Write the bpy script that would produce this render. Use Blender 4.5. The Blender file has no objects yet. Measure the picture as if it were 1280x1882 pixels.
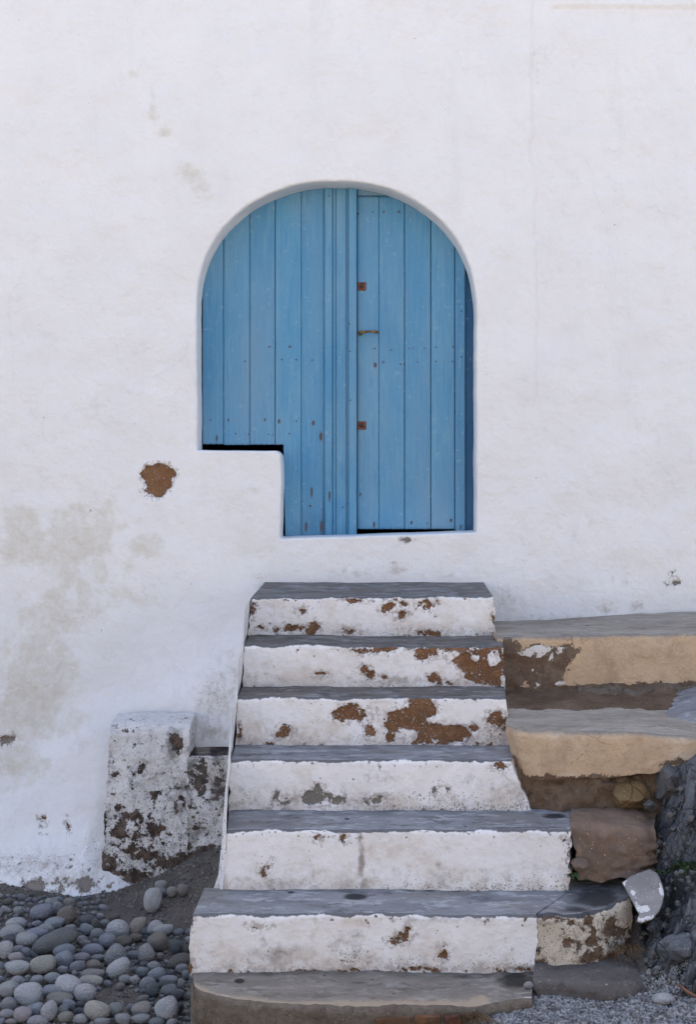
import bpy, math, random
import numpy as np
from mathutils import Vector, Matrix, Euler

# ------------------------------------------------------------------ camera, world, sun, exposure
SC = bpy.context.scene
COL = SC.collection
F = 2580.0          # focal length in pixels of the 1882 px high photograph
D = 6.2             # metres from the lens to the house wall (wall plane is y = 0)
EYE = 1.78          # lens height
XC, YH = 690.0, 850.0   # optical axis in the photograph
cam = bpy.data.cameras.new('camera')
cam_o = bpy.data.objects.new('camera', cam); COL.objects.link(cam_o)
cam_o.location = (0, -D, EYE); cam_o.rotation_euler = (math.radians(90), 0, 0)
cam.sensor_fit = 'VERTICAL'; cam.sensor_height = 36.0; cam.lens = F / 1882 * 36
cam.shift_x = (640 - XC) / 1882; cam.shift_y = (YH - 941) / 1882
cam.clip_start = 0.05; cam.clip_end = 2000
SC.camera = cam_o

SUN_EL, SUN_AZ = math.radians(64), math.radians(-14)   # the sun stands behind the house: the front is in open shade
world = bpy.data.worlds.new('World'); SC.world = world; world.use_nodes = True
wn = world.node_tree
bg = wn.nodes['Background']
sky = wn.nodes.new('ShaderNodeTexSky'); sky.sky_type = 'NISHITA'; sky.sun_disc = False
sky.sun_elevation = SUN_EL; sky.sun_rotation = SUN_AZ
sky.air_density = 1.0; sky.dust_density = 2.0; sky.ozone_density = 0.6
wn.links.new(sky.outputs[0], bg.inputs[0]); bg.inputs[1].default_value = 0.145
sl = bpy.data.lights.new('sun', 'SUN'); sl.energy = 4.2; sl.angle = math.radians(0.5); sl.color = (1.0, 0.93, 0.84)
so = bpy.data.objects.new('sun', sl); COL.objects.link(so)
sd = Vector((math.sin(SUN_AZ) * math.cos(SUN_EL), math.cos(SUN_AZ) * math.cos(SUN_EL), math.sin(SUN_EL)))
so.rotation_euler = sd.to_track_quat('Z', 'Y').to_euler(); so.location = (0, 12, 14)
vs = SC.view_settings
vs.view_transform = 'Standard'; vs.look = 'None'; vs.gamma = 1.0; vs.use_curve_mapping = False
vs.exposure = 1.22
SC.cycles.max_bounces = 8; SC.cycles.diffuse_bounces = 4
SC.cycles.use_denoising = True

# ------------------------------------------------------------------ helpers
rng = np.random.default_rng(7)
random.seed(7)

def X(px, Z=D): return (px - XC) * Z / F
def H(py, Z=D): return EYE - (py - YH) * Z / F
def Yd(Z): return Z - D

def _hash(i, j, k, s):
    h = (i * 374761393 + j * 668265263 + k * 2147483647 + s * 1274126177) & 0xFFFFFFFF
    h = ((h ^ (h >> 13)) * 1274126177) & 0xFFFFFFFF
    h = (h ^ (h >> 16)) & 0xFFFFFF
    return h / float(0xFFFFFF)

def vnoise(x, y, z, s=0):
    x, y, z = np.broadcast_arrays(np.asarray(x, float), np.asarray(y, float), np.asarray(z, float))
    xi, yi, zi = np.floor(x).astype(np.int64), np.floor(y).astype(np.int64), np.floor(z).astype(np.int64)
    fx, fy, fz = x - xi, y - yi, z - zi
    fx, fy, fz = fx*fx*(3-2*fx), fy*fy*(3-2*fy), fz*fz*(3-2*fz)
    r = 0
    for a in (0, 1):
        for b in (0, 1):
            for c in (0, 1):
                w = (fx if a else 1-fx) * (fy if b else 1-fy) * (fz if c else 1-fz)
                r = r + w * _hash(xi+a, yi+b, zi+c, s)
    return r * 2 - 1

def fbm(x, y, z, sc, octv=4, s=0, rough=.5):
    r, a, t = 0, 1, 0
    for o in range(octv):
        r = r + a * vnoise(np.asarray(x)*sc, np.asarray(y)*sc, np.asarray(z)*sc, s+o*17); t += a
        a *= rough; sc *= 2.03
    return r / t

def sstep(a, b, x):
    t = np.clip((x-a)/(b-a), 0, 1); return t*t*(3-2*t)

def field(px, py, blobs, warp=(9, 5)):
    """signed distance (photo pixels) to a set of ellipses: positive inside"""
    f = np.full(np.shape(px), -300.0)
    w1, w2 = warp
    z_ = 0*px
    px, py = px + w1*fbm(px, py, z_, 1/26, 2, 301) + w2*fbm(px, py, z_, 1/9, 2, 311), py + w1*fbm(px, py, z_+5, 1/26, 2, 321) + w2*fbm(px, py, z_+5, 1/9, 2, 331)
    for b in blobs:
        cx, cy, rx, ry = b[:4]
        a = math.radians(b[4]) if len(b) > 4 else 0
        u = (px-cx)*math.cos(a) + (py-cy)*math.sin(a); v = -(px-cx)*math.sin(a) + (py-cy)*math.cos(a)
        q = np.sqrt((u/rx)**2 + (v/ry)**2)
        f = np.maximum(f, -(q-1)*min(rx, ry))
    return f

def soft(px, py, blobs):
    f = np.zeros(np.shape(px))
    for b in blobs:
        cx, cy, rx, ry = b[:4]; s = b[4] if len(b) > 4 else 1
        f = np.maximum(f, s*np.exp(-(((px-cx)/rx)**2 + ((py-cy)/ry)**2)*1.2))
    return f

class MB:
    """collects pieces of one mesh with point attributes and material slots"""
    ATT = ('peel', 'hole', 'speck', 'mottle', 'stain', 'dirt', 'edge', 'ugrey')
    DEF = dict(peel=-1., hole=-1., speck=0., mottle=0., stain=0., dirt=0., edge=-1., ugrey=0.)
    def __init__(s): s.v, s.f, s.a, s.m, s.n = [], [], [], [], 0
    def add(s, V, faces, att=None, mat=0):
        V = np.asarray(V, float).reshape(-1, 3); n = len(V)
        s.v.append(V); s.f += [[i + s.n for i in f] for f in faces]; s.m += [mat]*len(faces)
        A = {k: np.full(n, s.DEF[k]) for k in s.ATT}
        for k, val in (att or {}).items(): A[k] = np.broadcast_to(np.asarray(val, float), A[k].shape if np.ndim(val) == 0 else np.shape(val)).reshape(-1)
        s.a.append(A); s.n += n
    def grid(s, G, att=None, mat=0, flip=False):
        r, c = G.shape[:2]
        i = np.arange(r*c).reshape(r, c)
        q = np.stack([i[:-1, :-1], i[:-1, 1:], i[1:, 1:], i[1:, :-1]], -1).reshape(-1, 4)
        if flip: q = q[:, ::-1]
        s.add(G.reshape(-1, 3), q.tolist(), att, mat)
    def box(s, lo, hi):
        x0, y0, z0 = lo; x1, y1, z1 = hi
        s.add([(x0,y0,z0),(x1,y0,z0),(x1,y1,z0),(x0,y1,z0),(x0,y0,z1),(x1,y0,z1),(x1,y1,z1),(x0,y1,z1)],
              [(0,3,2,1),(4,5,6,7),(0,1,5,4),(1,2,6,5),(2,3,7,6),(3,0,4,7)])
    def build(s, name, mats, parent=None, smooth=True, attrs=True):
        me = bpy.data.meshes.new(name)
        V = np.concatenate(s.v)
        me.from_pydata(V.tolist(), [], s.f)
        if smooth: me.polygons.foreach_set('use_smooth', [True]*len(me.polygons))
        if attrs:
            for k in s.ATT:
                at = me.attributes.new(k, 'FLOAT', 'POINT')
                at.data.foreach_set('value', np.concatenate([a[k] for a in s.a]).astype(np.float32))
        if not isinstance(mats, (list, tuple)): mats = [mats]
        for m in mats: me.materials.append(m)
        me.polygons.foreach_set('material_index', s.m)
        me.update()
        return link(name, me, parent)

def link(name, me, parent=None):
    o = bpy.data.objects.new(name, me); COL.objects.link(o)
    if parent is not None: adopt(o, parent)
    return o

def adopt(o, parent):
    o.parent = parent
    # parts are modelled in place; only the top-level Empty carries a location
    o.matrix_parent_inverse = Matrix.Translation(-Vector(parent.location)) if parent.parent is None else Matrix()

def thing(name, label, cat, loc, group=None):
    o = bpy.data.objects.new(name, None); COL.objects.link(o); o.location = loc
    o.empty_display_size = .1
    return tag(o, label, cat, group)

def tag(o, label, cat, group=None):
    o['label'] = label; o['category'] = cat
    if group: o['group'] = group
    return o

# ------------------------------------------------------------------ materials
class NT:
    def __init__(s, name):
        s.m = bpy.data.materials.new(name); s.m.use_nodes = True
        s.t = s.m.node_tree; s.b = s.t.nodes['Principled BSDF']
        s.tc = s.t.nodes.new('ShaderNodeTexCoord')
        s.P = s.tc.outputs['Object']
    def n(s, typ, **k):
        nd = s.t.nodes.new(typ)
        for a, v in k.items(): setattr(nd, a, v)
        return nd
    def put(s, sock, v):
        if isinstance(v, bpy.types.NodeSocket): s.t.links.new(v, sock)
        elif v is not None:
            if hasattr(sock, 'default_value') and sock.type == 'RGBA' and len(v) == 3: v = (*v, 1)
            sock.default_value = v
    def math(s, op, a, b=None, clamp=False):
        nd = s.n('ShaderNodeMath', operation=op, use_clamp=clamp); s.put(nd.inputs[0], a)
        if b is not None: s.put(nd.inputs[1], b)
        return nd.outputs[0]
    def scale(s, v):
        nd = s.n('ShaderNodeVectorMath', operation='MULTIPLY'); s.put(nd.inputs[0], s.P); nd.inputs[1].default_value = v
        return nd.outputs[0]
    def noise(s, sc, det=5, rough=.55, dist=0., P=None, off=0):
        nd = s.n('ShaderNodeTexNoise'); P = P or s.P
        if off:
            ad = s.n('ShaderNodeVectorMath', operation='ADD'); s.put(ad.inputs[0], P); ad.inputs[1].default_value = (off, off*.7, off*1.3); P = ad.outputs[0]
        s.put(nd.inputs['Vector'], P)
        nd.inputs['Scale'].default_value = sc; nd.inputs['Detail'].default_value = det
        nd.inputs['Roughness'].default_value = rough; nd.inputs['Distortion'].default_value = dist
        return nd.outputs[0]
    def voro(s, sc, feat='F1', P=None):
        nd = s.n('ShaderNodeTexVoronoi', feature=feat); s.put(nd.inputs['Vector'], P or s.P); nd.inputs['Scale'].default_value = sc
        return nd.outputs['Distance']
    def step(s, v, a, b):
        nd = s.n('ShaderNodeMapRange', interpolation_type='SMOOTHSTEP'); s.put(nd.inputs['Value'], v)
        nd.inputs['From Min'].default_value = a; nd.inputs['From Max'].default_value = b
        return nd.outputs[0]
    def mix(s, f, a, b, mode='MIX'):
        nd = s.n('ShaderNodeMix', data_type='RGBA', blend_type=mode); s.put(nd.inputs[0], f); s.put(nd.inputs[6], a); s.put(nd.inputs[7], b)
        return nd.outputs[2]
    def attr(s, nm):
        nd = s.n('ShaderNodeAttribute', attribute_name=nm); return nd.outputs['Fac']
    def obj(s):
        return s.n('ShaderNodeObjectInfo')
    def bump(s, h, dist, nrm=None, strength=1.):
        nd = s.n('ShaderNodeBump'); s.put(nd.inputs['Height'], h); nd.inputs['Distance'].default_value = dist
        nd.inputs['Strength'].default_value = strength
        if nrm: s.put(nd.inputs['Normal'], nrm)
        return nd.outputs[0]
    def end(s, col, rough, nrm=None, spec=.3):
        s.put(s.b.inputs['Base Color'], col); s.put(s.b.inputs['Roughness'], rough)
        s.b.inputs['Specular IOR Level'].default_value = spec
        if nrm: s.put(s.b.inputs['Normal'], nrm)
        return s.m

def wob(T, sc, amp, off=0, det=6, rough=.65):
    return T.math('MULTIPLY', T.math('SUBTRACT', T.noise(sc, det, rough, off=off), .5), amp)

def peelmask(T, name, a1, a2, sc1=38, sc2=130, off=0):
    v = T.math('ADD', T.attr(name), T.math('ADD', wob(T, sc1, a1, off), wob(T, sc2, a2, off+5)))
    return T.step(v, -.0006, .0012), v

def plaster(name, white1, white2, under1, under2, ucement, stain, dirt, speckc, cement, a1=.03, a2=.02, rough_bump=.5, crack=.0):
    T = NT(name)
    col = T.mix(T.step(T.noise(3.2, 6, .6), .35, .7), white1, white2)
    col = T.mix(T.math('MULTIPLY', T.step(T.noise(11, 7, .7, off=3), .52, .75), .35), col, tuple(c*.86 for c in white2))
    # faint brush marks
    br = T.noise(60, 3, .6, P=T.scale((.25, 1, 1)), off=2)
    col = T.mix(T.math('MULTIPLY', T.step(br, .55, .8), .12), col, tuple(c*.8 for c in white2))
    # drips and hairline cracks
    col = T.mix(T.math('MULTIPLY', T.step(T.noise(5, 5, .65, P=T.scale((1.6, 1, .22)), off=19), .54, .74), .16), col, tuple(c*.80 for c in white2))
    wp = T.n('ShaderNodeTexNoise'); T.put(wp.inputs['Vector'], T.P); wp.inputs['Scale'].default_value = 3.1; wp.inputs['Detail'].default_value = 6; wp.inputs['Roughness'].default_value = .6
    wv = T.n('ShaderNodeVectorMath', operation='MULTIPLY_ADD'); T.put(wv.inputs[0], wp.outputs['Color']); wv.inputs[1].default_value = (.35, .35, .35); T.put(wv.inputs[2], T.P)
    ck = T.math('SUBTRACT', 1, T.step(T.voro(1.35, 'DISTANCE_TO_EDGE', P=wv.outputs[0]), .0003, .0024))
    ck = T.math('MULTIPLY', ck, T.step(T.noise(1.1, 3, .5, off=23), .50, .62))
    ck = T.math('MULTIPLY', ck, crack)
    col = T.mix(T.math('MULTIPLY', ck, .30), col, (.36, .32, .29))
    # stains and soot with a soft edge
    sn = T.math('ADD', T.noise(9, 8, .68, off=9), T.math('MULTIPLY', T.attr('stain'), .42))
    sm = T.math('MULTIPLY', T.math('MULTIPLY', T.step(sn, .58, .78), T.math('ADD', .55, T.math('MULTIPLY', T.step(T.noise(24, 7, .7, off=10), .38, .6), .45))), T.step(T.attr('stain'), .02, .35))
    col = T.mix(T.math('MULTIPLY', sm, .50), col, stain)
    dn = T.math('ADD', T.noise(30, 9, .72, off=13), T.math('MULTIPLY', T.attr('dirt'), .45))
    dm = T.math('MULTIPLY', T.step(dn, .58, .98), T.step(T.attr('dirt'), .01, .25))
    col = T.mix(T.math('MULTIPLY', dm, .9), col, dirt)
    # fine specks
    n3 = T.math('ADD', T.noise(150, 4, .6, off=21), T.math('MULTIPLY', T.attr('speck'), .30))
    sp = T.step(n3, .755, .775)
    col = T.mix(T.math('MULTIPLY', sp, .85), col, speckc)
    # flaked places
    p, pv = peelmask(T, 'peel', a1*1.6, a2*1.6, 30, 110)
    hole, _ = peelmask(T, 'hole', a1, a2, off=31)
    mn = T.math('ADD', T.noise(34, 9, .70, off=41), T.math('MULTIPLY', T.attr('mottle'), .34))
    mo = T.step(mn, .70, .712)
    tiny = T.step(T.noise(150, 4, .65, off=51), .595, .63)          # crumbs of white left inside a flaked place
    p = T.math('MULTIPLY', T.math('MULTIPLY', p, T.math('SUBTRACT', 1, hole)), T.math('SUBTRACT', 1, T.math('MULTIPLY', tiny, .8)))
    p = T.math('MAXIMUM', p, mo)
    u = T.mix(T.step(T.noise(26, 7, .7, off=61), .40, .60), under1, under2)
    u = T.mix(T.math('MULTIPLY', T.step(T.noise(14, 6, .7, off=63), .52, .66), .6), u, tuple(1.5*a + .02 for a in under1))
    u = T.mix(T.step(T.noise(120, 5, .6, off=65), .5, .75), u, tuple(c*.5 for c in under1))
    u = T.mix(T.attr('ugrey'), u, ucement)
    ring = T.math('MULTIPLY', T.step(pv, -.017, -.012), T.step(T.noise(60, 6, .7, off=67), .48, .54))
    col = T.mix(T.math('MULTIPLY', ring, .75), col, tuple(.45*a + .40*b for a, b in zip(white2, under1)))
    col = T.mix(p, col, u)
    # cement worn over the nosing
    e = T.math('ADD', T.attr('edge'), T.math('ADD', wob(T, 7, .040, 71), wob(T, 60, .010, 75)))
    em = T.step(e, -.001, .002)
    cm = T.mix(T.noise(40, 6, .7, off=77), tuple(c*.7 for c in cement), tuple(c*1.3 for c in cement))
    col = T.mix(em, col, cm)
    h = T.math('ADD', T.math('MULTIPLY', T.math('SUBTRACT', 1, p), .7), T.math('MULTIPLY', T.noise(48, 8, .62, off=81), rough_bump))
    h = T.math('SUBTRACT', h, T.math('MULTIPLY', ck, .4))
    nrm = T.bump(h, .008)
    nrm = T.bump(T.noise(4, 5, .55, off=85), .05, nrm, .8)
    return T.end(col, .88, nrm, .2)

W1, W2 = (.83, .80, .775), (.78, .755, .735)
BROWN1, BROWN2 = (.20, .098, .045), (.15, .078, .04)
CEM = (.15, .148, .15)
M = {}
M['wall'] = plaster('whitewashed_wall', (.815, .805, .79), (.78, .77, .757), BROWN1, (.23, .125, .06), (.26, .24, .22), (.56, .51, .38), (.45, .40, .34), (.28, .25, .22), CEM, rough_bump=.24, crack=.22)
M['riser'] = plaster('whitewashed_riser', W1, W2, BROWN1, BROWN2, (.20, .18, .15), (.55, .45, .34), (.30, .26, .22), (.16, .13, .11), CEM)
M['plinth'] = plaster('mouldy_whitewash', (.76, .74, .72), (.66, .65, .64), (.05, .036, .03), (.15, .11, .085), (.12, .115, .11), (.40, .35, .28), (.13, .12, .115), (.06, .055, .05), CEM, rough_bump=.9)
M['mottled'] = plaster('flaking_cream_whitewash', (.68, .61, .50), (.60, .53, .43), (.12, .07, .045), (.17, .12, .08), (.12, .11, .10), (.4, .33, .24), (.2, .16, .12), (.1, .08, .06), (.09, .09, .095), rough_bump=.9)

def ochre():
    T = NT('ochre_render')
    c = T.mix(T.step(T.noise(7, 6, .6), .35, .68), (.63, .455, .295), (.54, .385, .25))
    c = T.mix(T.math('MULTIPLY', T.step(T.noise(60, 6, .7, off=3), .52, .75), .3), c, (.42, .32, .22))
    c = T.mix(T.math('MULTIPLY', T.step(T.noise(260, 2, .5, off=5), .64, .7), .45), c, (.26, .18, .11))
    c = T.mix(T.math('MULTIPLY', T.step(T.noise(4.5, 7, .68, off=7), .50, .66), .5), c, (.72, .58, .42))
    c = T.mix(T.math('MULTIPLY', T.step(T.noise(6, 8, .7, P=T.scale((1.4, 1, .6)), off=15), .52, .70), .5), c, (.36, .255, .165))
    pits = T.step(T.noise(75, 5, .7, off=17), .665, .69)
    c = T.mix(T.math('MULTIPLY', pits, .8), c, (.20, .14, .095))
    wp = T.n('ShaderNodeTexNoise'); T.put(wp.inputs['Vector'], T.P); wp.inputs['Scale'].default_value = 5; wp.inputs['Detail'].default_value = 6
    wv = T.n('ShaderNodeVectorMath', operation='MULTIPLY_ADD'); T.put(wv.inputs[0], wp.outputs['Color']); wv.inputs[1].default_value = (.3, .3, .3); T.put(wv.inputs[2], T.P)
    ck = T.math('MULTIPLY', T.math('SUBTRACT', 1, T.step(T.voro(2.6, 'DISTANCE_TO_EDGE', P=wv.outputs[0]), .0008, .006)), T.step(T.noise(3, 3, .5, off=23), .48, .58))
    c = T.mix(T.math('MULTIPLY', ck, .6), c, (.20, .14, .10))
    p, _ = peelmask(T, 'peel', .05, .035)
    u = T.mix(T.step(T.noise(18, 7, .7, off=9), .38, .66), (.135, .085, .055), (.20, .15, .11))
    c = T.mix(p, c, u)
    hm, _ = peelmask(T, 'hole', .02, .02, off=31)
    c = T.mix(hm, c, (.74, .70, .66))
    e = T.math('ADD', T.attr('edge'), T.math('ADD', wob(T, 9, .03, 71), wob(T, 50, .01, 75)))
    c = T.mix(T.step(e, -.012, .012), c, T.mix(T.noise(30, 6, .7), (.16, .15, .14), (.27, .26, .25)))
    h = T.math('ADD', T.math('MULTIPLY', T.math('SUBTRACT', 1, T.math('MAXIMUM', p, T.math('MULTIPLY', pits, .6))), .9), T.math('MULTIPLY', T.noise(90, 8, .7), .8))
    return T.end(c, .9, T.bump(T.noise(11, 6, .6), .03, T.bump(h, .007)), .2)
M['ochre'] = ochre()

def cement(name, c1, c2, dark, pale):
    T = NT(name)
    S = T.scale((.5, 1, 1))
    c = T.mix(T.step(T.noise(8, 8, .68, P=S), .32, .68), c1, c2)
    c = T.mix(T.math('MULTIPLY', T.step(T.noise(15, 9, .72, P=S, off=4), .50, .66), .80), c, dark)
    c = T.mix(T.math('MULTIPLY', T.step(T.noise(20, 9, .76, P=S, off=14), .50, .62), .75), c, pale)
    c = T.mix(T.math('MULTIPLY', T.step(T.noise(5, 5, .6, P=S, off=44), .48, .66), .35), c, (.20, .16, .12))
    c = T.mix(T.step(T.noise(70, 3, .5, P=T.scale((.5, 1, 1)), off=24), .69, .72), c, tuple(x*.35 for x in dark))
    d = T.math('ADD', T.attr('dirt'), wob(T, 22, .5, 81))
    c = T.mix(T.math('MULTIPLY', T.step(d, .35, .75), T.step(T.attr('dirt'), .02, .2)), c, tuple(x*.42 for x in dark))
    e = T.math('ADD', T.attr('edge'), T.math('ADD', wob(T, 7, .05, 71), wob(T, 60, .012, 75)))
    c = T.mix(T.math('MULTIPLY', T.step(e, -.004, .008), .75), c, (.72, .70, .68))
    s = T.math('ADD', T.attr('stain'), T.math('ADD', wob(T, 10, 1.8, 91), wob(T, 60, .8, 95)))
    c = T.mix(T.math('MULTIPLY', T.math('MULTIPLY', T.step(s, .35, .95), T.step(T.attr('stain'), .03, .25)), .85), c, (.44, .34, .235))
    h = T.math('ADD', T.noise(60, 8, .7), T.math('MULTIPLY', T.noise(14, 4, off=8), 1.2))
    return T.end(c, .85, T.bump(h, .006), .25)
M['tread'] = cement('grey_cement', (.155, .14, .128), (.23, .212, .196), (.078, .070, .064), (.37, .37, .37))
M['tread_dark'] = cement('dark_cement', (.122, .104, .092), (.185, .163, .147), (.06, .051, .045), (.33, .32, .31))
M['tread_wide'] = cement('pale_cement', (.20, .20, .205), (.30, .30, .305), (.095, .095, .10), (.48, .48, .49))
M['tread_tan'] = cement('tan_cement', (.195, .17, .14), (.285, .25, .21), (.10, .088, .075), (.36, .33, .29))
M['ledge_top'] = cement('ledge_cement', (.31, .265, .21), (.41, .355, .29), (.21, .18, .15), (.48, .43, .365))

def earthy(name, c1, c2, c3, sc=30, b=.012):
    T = NT(name)
    c = T.mix(T.step(T.noise(sc*.3, 7, .65), .35, .66), c1, c2)
    c = T.mix(T.math('MULTIPLY', T.step(T.noise(sc*2, 6, .7, off=3), .48, .7), .7), c, c3)
    c = T.mix(T.step(T.noise(sc*6, 2, .5, off=6), .68, .73), c, tuple(min(1, x*3.2) for x in c1))
    h = T.math('ADD', T.noise(sc, 8, .7), T.math('MULTIPLY', T.noise(sc*5, 5, .7, off=2), .35))
    return T.end(c, .95, T.bump(h, b), .15)
M['earth'] = earthy('brown_earth', (.13, .085, .055), (.20, .14, .095), (.075, .05, .035))
M['ground'] = earthy('grey_sandy_ground', (.125, .110, .095), (.185, .162, .14), (.07, .06, .05), 26, .02)
M['rubble'] = earthy('rough_concrete', (.17, .135, .10), (.25, .205, .16), (.09, .07, .052), 34, .018)

def stone(name, cols, b=.008, sc=14, cracks=True):
    T = NT(name)
    inf = T.obj()
    ad = T.n('ShaderNodeVectorMath', operation='ADD')
    T.put(ad.inputs[0], T.P)
    mr = T.math('MULTIPLY', inf.outputs['Random'], 17.3); cb = T.n('ShaderNodeCombineXYZ')
    for i in range(3): T.put(cb.inputs[i], mr)
    T.put(ad.inputs[1], cb.outputs[0]); T.P = ad.outputs[0]
    c = T.mix(T.step(T.noise(sc*.5, 6, .6), .35, .65), cols[0], cols[1])
    c = T.mix(T.math('MULTIPLY', T.step(T.noise(sc*2, 8, .72, off=4), .48, .7), .75), c, cols[2])
    c = T.mix(T.step(T.noise(sc*9, 2, .5, off=6), .67, .73), c, tuple(min(.7, x*2.4) for x in cols[1]))
    h = T.noise(sc*1.4, 9, .68)
    if cracks:
        cr = T.step(T.voro(sc*.75, 'DISTANCE_TO_EDGE', P=None), .0, .03)
        h = T.math('ADD', h, T.math('MULTIPLY', cr, .5))
    m, _ = peelmask(T, 'peel', .03, .02)
    c = T.mix(m, c, (.70, .68, .66))
    return T.end(c, .9, T.bump(h, b), .2)
M['brown_stone'] = stone('brown_stone', ((.175, .12, .085), (.24, .17, .125), (.13, .115, .10)), .016, cracks=False)
M['ochre_rock'] = stone('ochre_rock', ((.20, .125, .055), (.24, .17, .09), (.10, .075, .05)), .014)
M['grey_rock'] = stone('grey_rock', ((.10, .097, .095), (.145, .138, .132), (.058, .056, .056)), .016, 12)
M['bedrock'] = stone('blue_grey_bedrock', ((.10, .104, .112), (.16, .165, .175), (.05, .052, .056)), .012, 16)
M['pale_stone'] = stone('pale_grey_stone', ((.235, .22, .21), (.31, .29, .28), (.165, .15, .145)), .010, cracks=False)
M['dark_slab'] = stone('dark_slab', ((.115, .10, .09), (.15, .135, .125), (.075, .066, .06)), cracks=False)

def blue_paint(name, k=(1, 1, 1), spread=.10):
    T = NT(name)
    inf = T.obj()
    base = tuple(a*b for a, b in zip((.098, .295, .475), k)); pale = tuple(a*b for a, b in zip((.160, .350, .495), k)); deep = tuple(a*b for a, b in zip((.062, .222, .405), k))
    G = T.scale((6, 6, .35))
    fade = T.step(T.noise(1.4, 4, .6, P=T.scale((3.0, 1, .7)), off=17), .42, .68)
    c = T.mix(T.step(T.noise(2.2, 5, .6, P=T.scale((2.2, 1, .8))), .36, .66), base, pale)
    c = T.mix(T.math('MULTIPLY', inf.outputs['Random'], .45), c, deep)
    c = T.mix(T.math('MULTIPLY', fade, .45), c, tuple(a*b for a, b in zip((.21, .33, .42), k)))
    c = T.mix(T.math('MULTIPLY', T.step(T.noise(14, 6, .65, P=G, off=3), .46, .68), .55), c, pale)
    c = T.mix(T.math('MULTIPLY', T.step(T.noise(22, 6, .65, P=G, off=7), .54, .70), .55), c, deep)
    c = T.mix(T.math('MULTIPLY', T.step(T.noise(40, 6, .7, off=11), .60, .66), .45), c, (.30, .44, .54))
    dk = T.math('ADD', T.attr('dirt'), wob(T, 30, .25, 3))
    c = T.mix(T.math('MULTIPLY', T.step(dk, .25, .9), .55), c, tuple(x*.55 for x in deep))
    r = T.math('ADD', T.attr('stain'), wob(T, 90, .35, 31))
    c = T.mix(T.math('MULTIPLY', T.step(r, .3, .75), .9), c, (.11, .055, .025))
    h = T.math('ADD', T.noise(26, 6, .6, P=T.scale((5, 5, .3))), T.math('MULTIPLY', T.noise(60, 5, .6), .4))
    return T.end(c, .68, T.bump(h, .004), .3)
M['blue'] = blue_paint('faded_blue_paint')
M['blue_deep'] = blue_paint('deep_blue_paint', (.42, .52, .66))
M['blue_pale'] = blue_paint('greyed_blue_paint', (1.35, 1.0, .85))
def flat(name, c1, c2, sc=60, rough=.7, metal=0., b=.002):
    T = NT(name)
    c = T.mix(T.step(T.noise(sc, 6, .65), .35, .65), c1, c2)
    T.b.inputs['Metallic'].default_value = metal
    return T.end(c, rough, T.bump(T.noise(sc*2, 5), b), .4)
M['rust'] = flat('rusty_iron', (.24, .095, .06), (.09, .04, .028), 90, .85)
M['rust_dark'] = flat('rusty_nail', (.05, .035, .03), (.10, .05, .025), 200, .85)
M['brass'] = flat('worn_brass', (.42, .25, .06), (.10, .06, .03), 50, .45, .6)
M['dark'] = flat('dark_timber', (.02, .018, .016), (.03, .027, .024))
M['roof'] = flat('roof_render', (.6, .58, .55), (.5, .48, .46), 3, .9)
M['brick'] = flat('old_brick', (.19, .085, .036), (.10, .055, .03), 26, .92, 0, .006)
M['brick_red'] = flat('red_brick', (.18, .06, .035), (.11, .045, .03), 40, .92, 0, .006)
M['dry'] = flat('dry_grass', (.17, .105, .05), (.09, .055, .03), 30, .9)
M['leaf'] = flat('weed_leaf', (.05, .085, .02), (.03, .05, .015), 60, .6)
M['twig'] = flat('orange_twig', (.24, .11, .06), (.14, .07, .045), 40, .8)

def pebble_mat():
    T = NT('beach_pebble'); inf = T.obj()
    ad = T.n('ShaderNodeVectorMath', operation='ADD'); T.put(ad.inputs[0], T.P)
    cb = T.n('ShaderNodeCombineXYZ'); mr = T.math('MULTIPLY', inf.outputs['Random'], 31.)
    for i in range(3): T.put(cb.inputs[i], mr)
    T.put(ad.inputs[1], cb.outputs[0]); T.P = ad.outputs[0]
    c0 = inf.outputs['Color']
    c = T.mix(T.math('MULTIPLY', T.step(T.noise(1.3, 6, .65), .42, .68), .45), c0, T.mix(1., c0, (.74, .73, .73), 'MULTIPLY'))
    veins = T.step(T.noise(2.2, 7, .7, 1.2, off=3), .56, .66)
    c = T.mix(T.math('MULTIPLY', veins, T.math('MULTIPLY', inf.outputs['Random'], .55)), c, (.20, .20, .21))
    c = T.mix(T.math('MULTIPLY', T.step(T.noise(9, 4, .6, off=8), .62, .7), .4), c, T.mix(1., c0, (.6, .58, .56), 'MULTIPLY'))
    return T.end(c, .72, T.bump(T.noise(6, 7, .65), .03), .3)
M['pebble'] = pebble_mat()
def grit(name, c1, c2):
    T = NT(name)
    c = T.mix(T.step(T.noise(45, 2, .5), .35, .65), c1, c2)
    return T.end(c, .9, T.bump(T.noise(200, 3), .002), .2)
M['grit'] = grit('fine_gravel', (.17, .168, .165), (.33, .325, .32))
M['scree'] = grit('bank_scree', (.06, .058, .056), (.15, .145, .14))
M['grit_dark'] = grit('dark_gravel', (.10, .09, .08), (.24, .22, .20))

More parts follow.
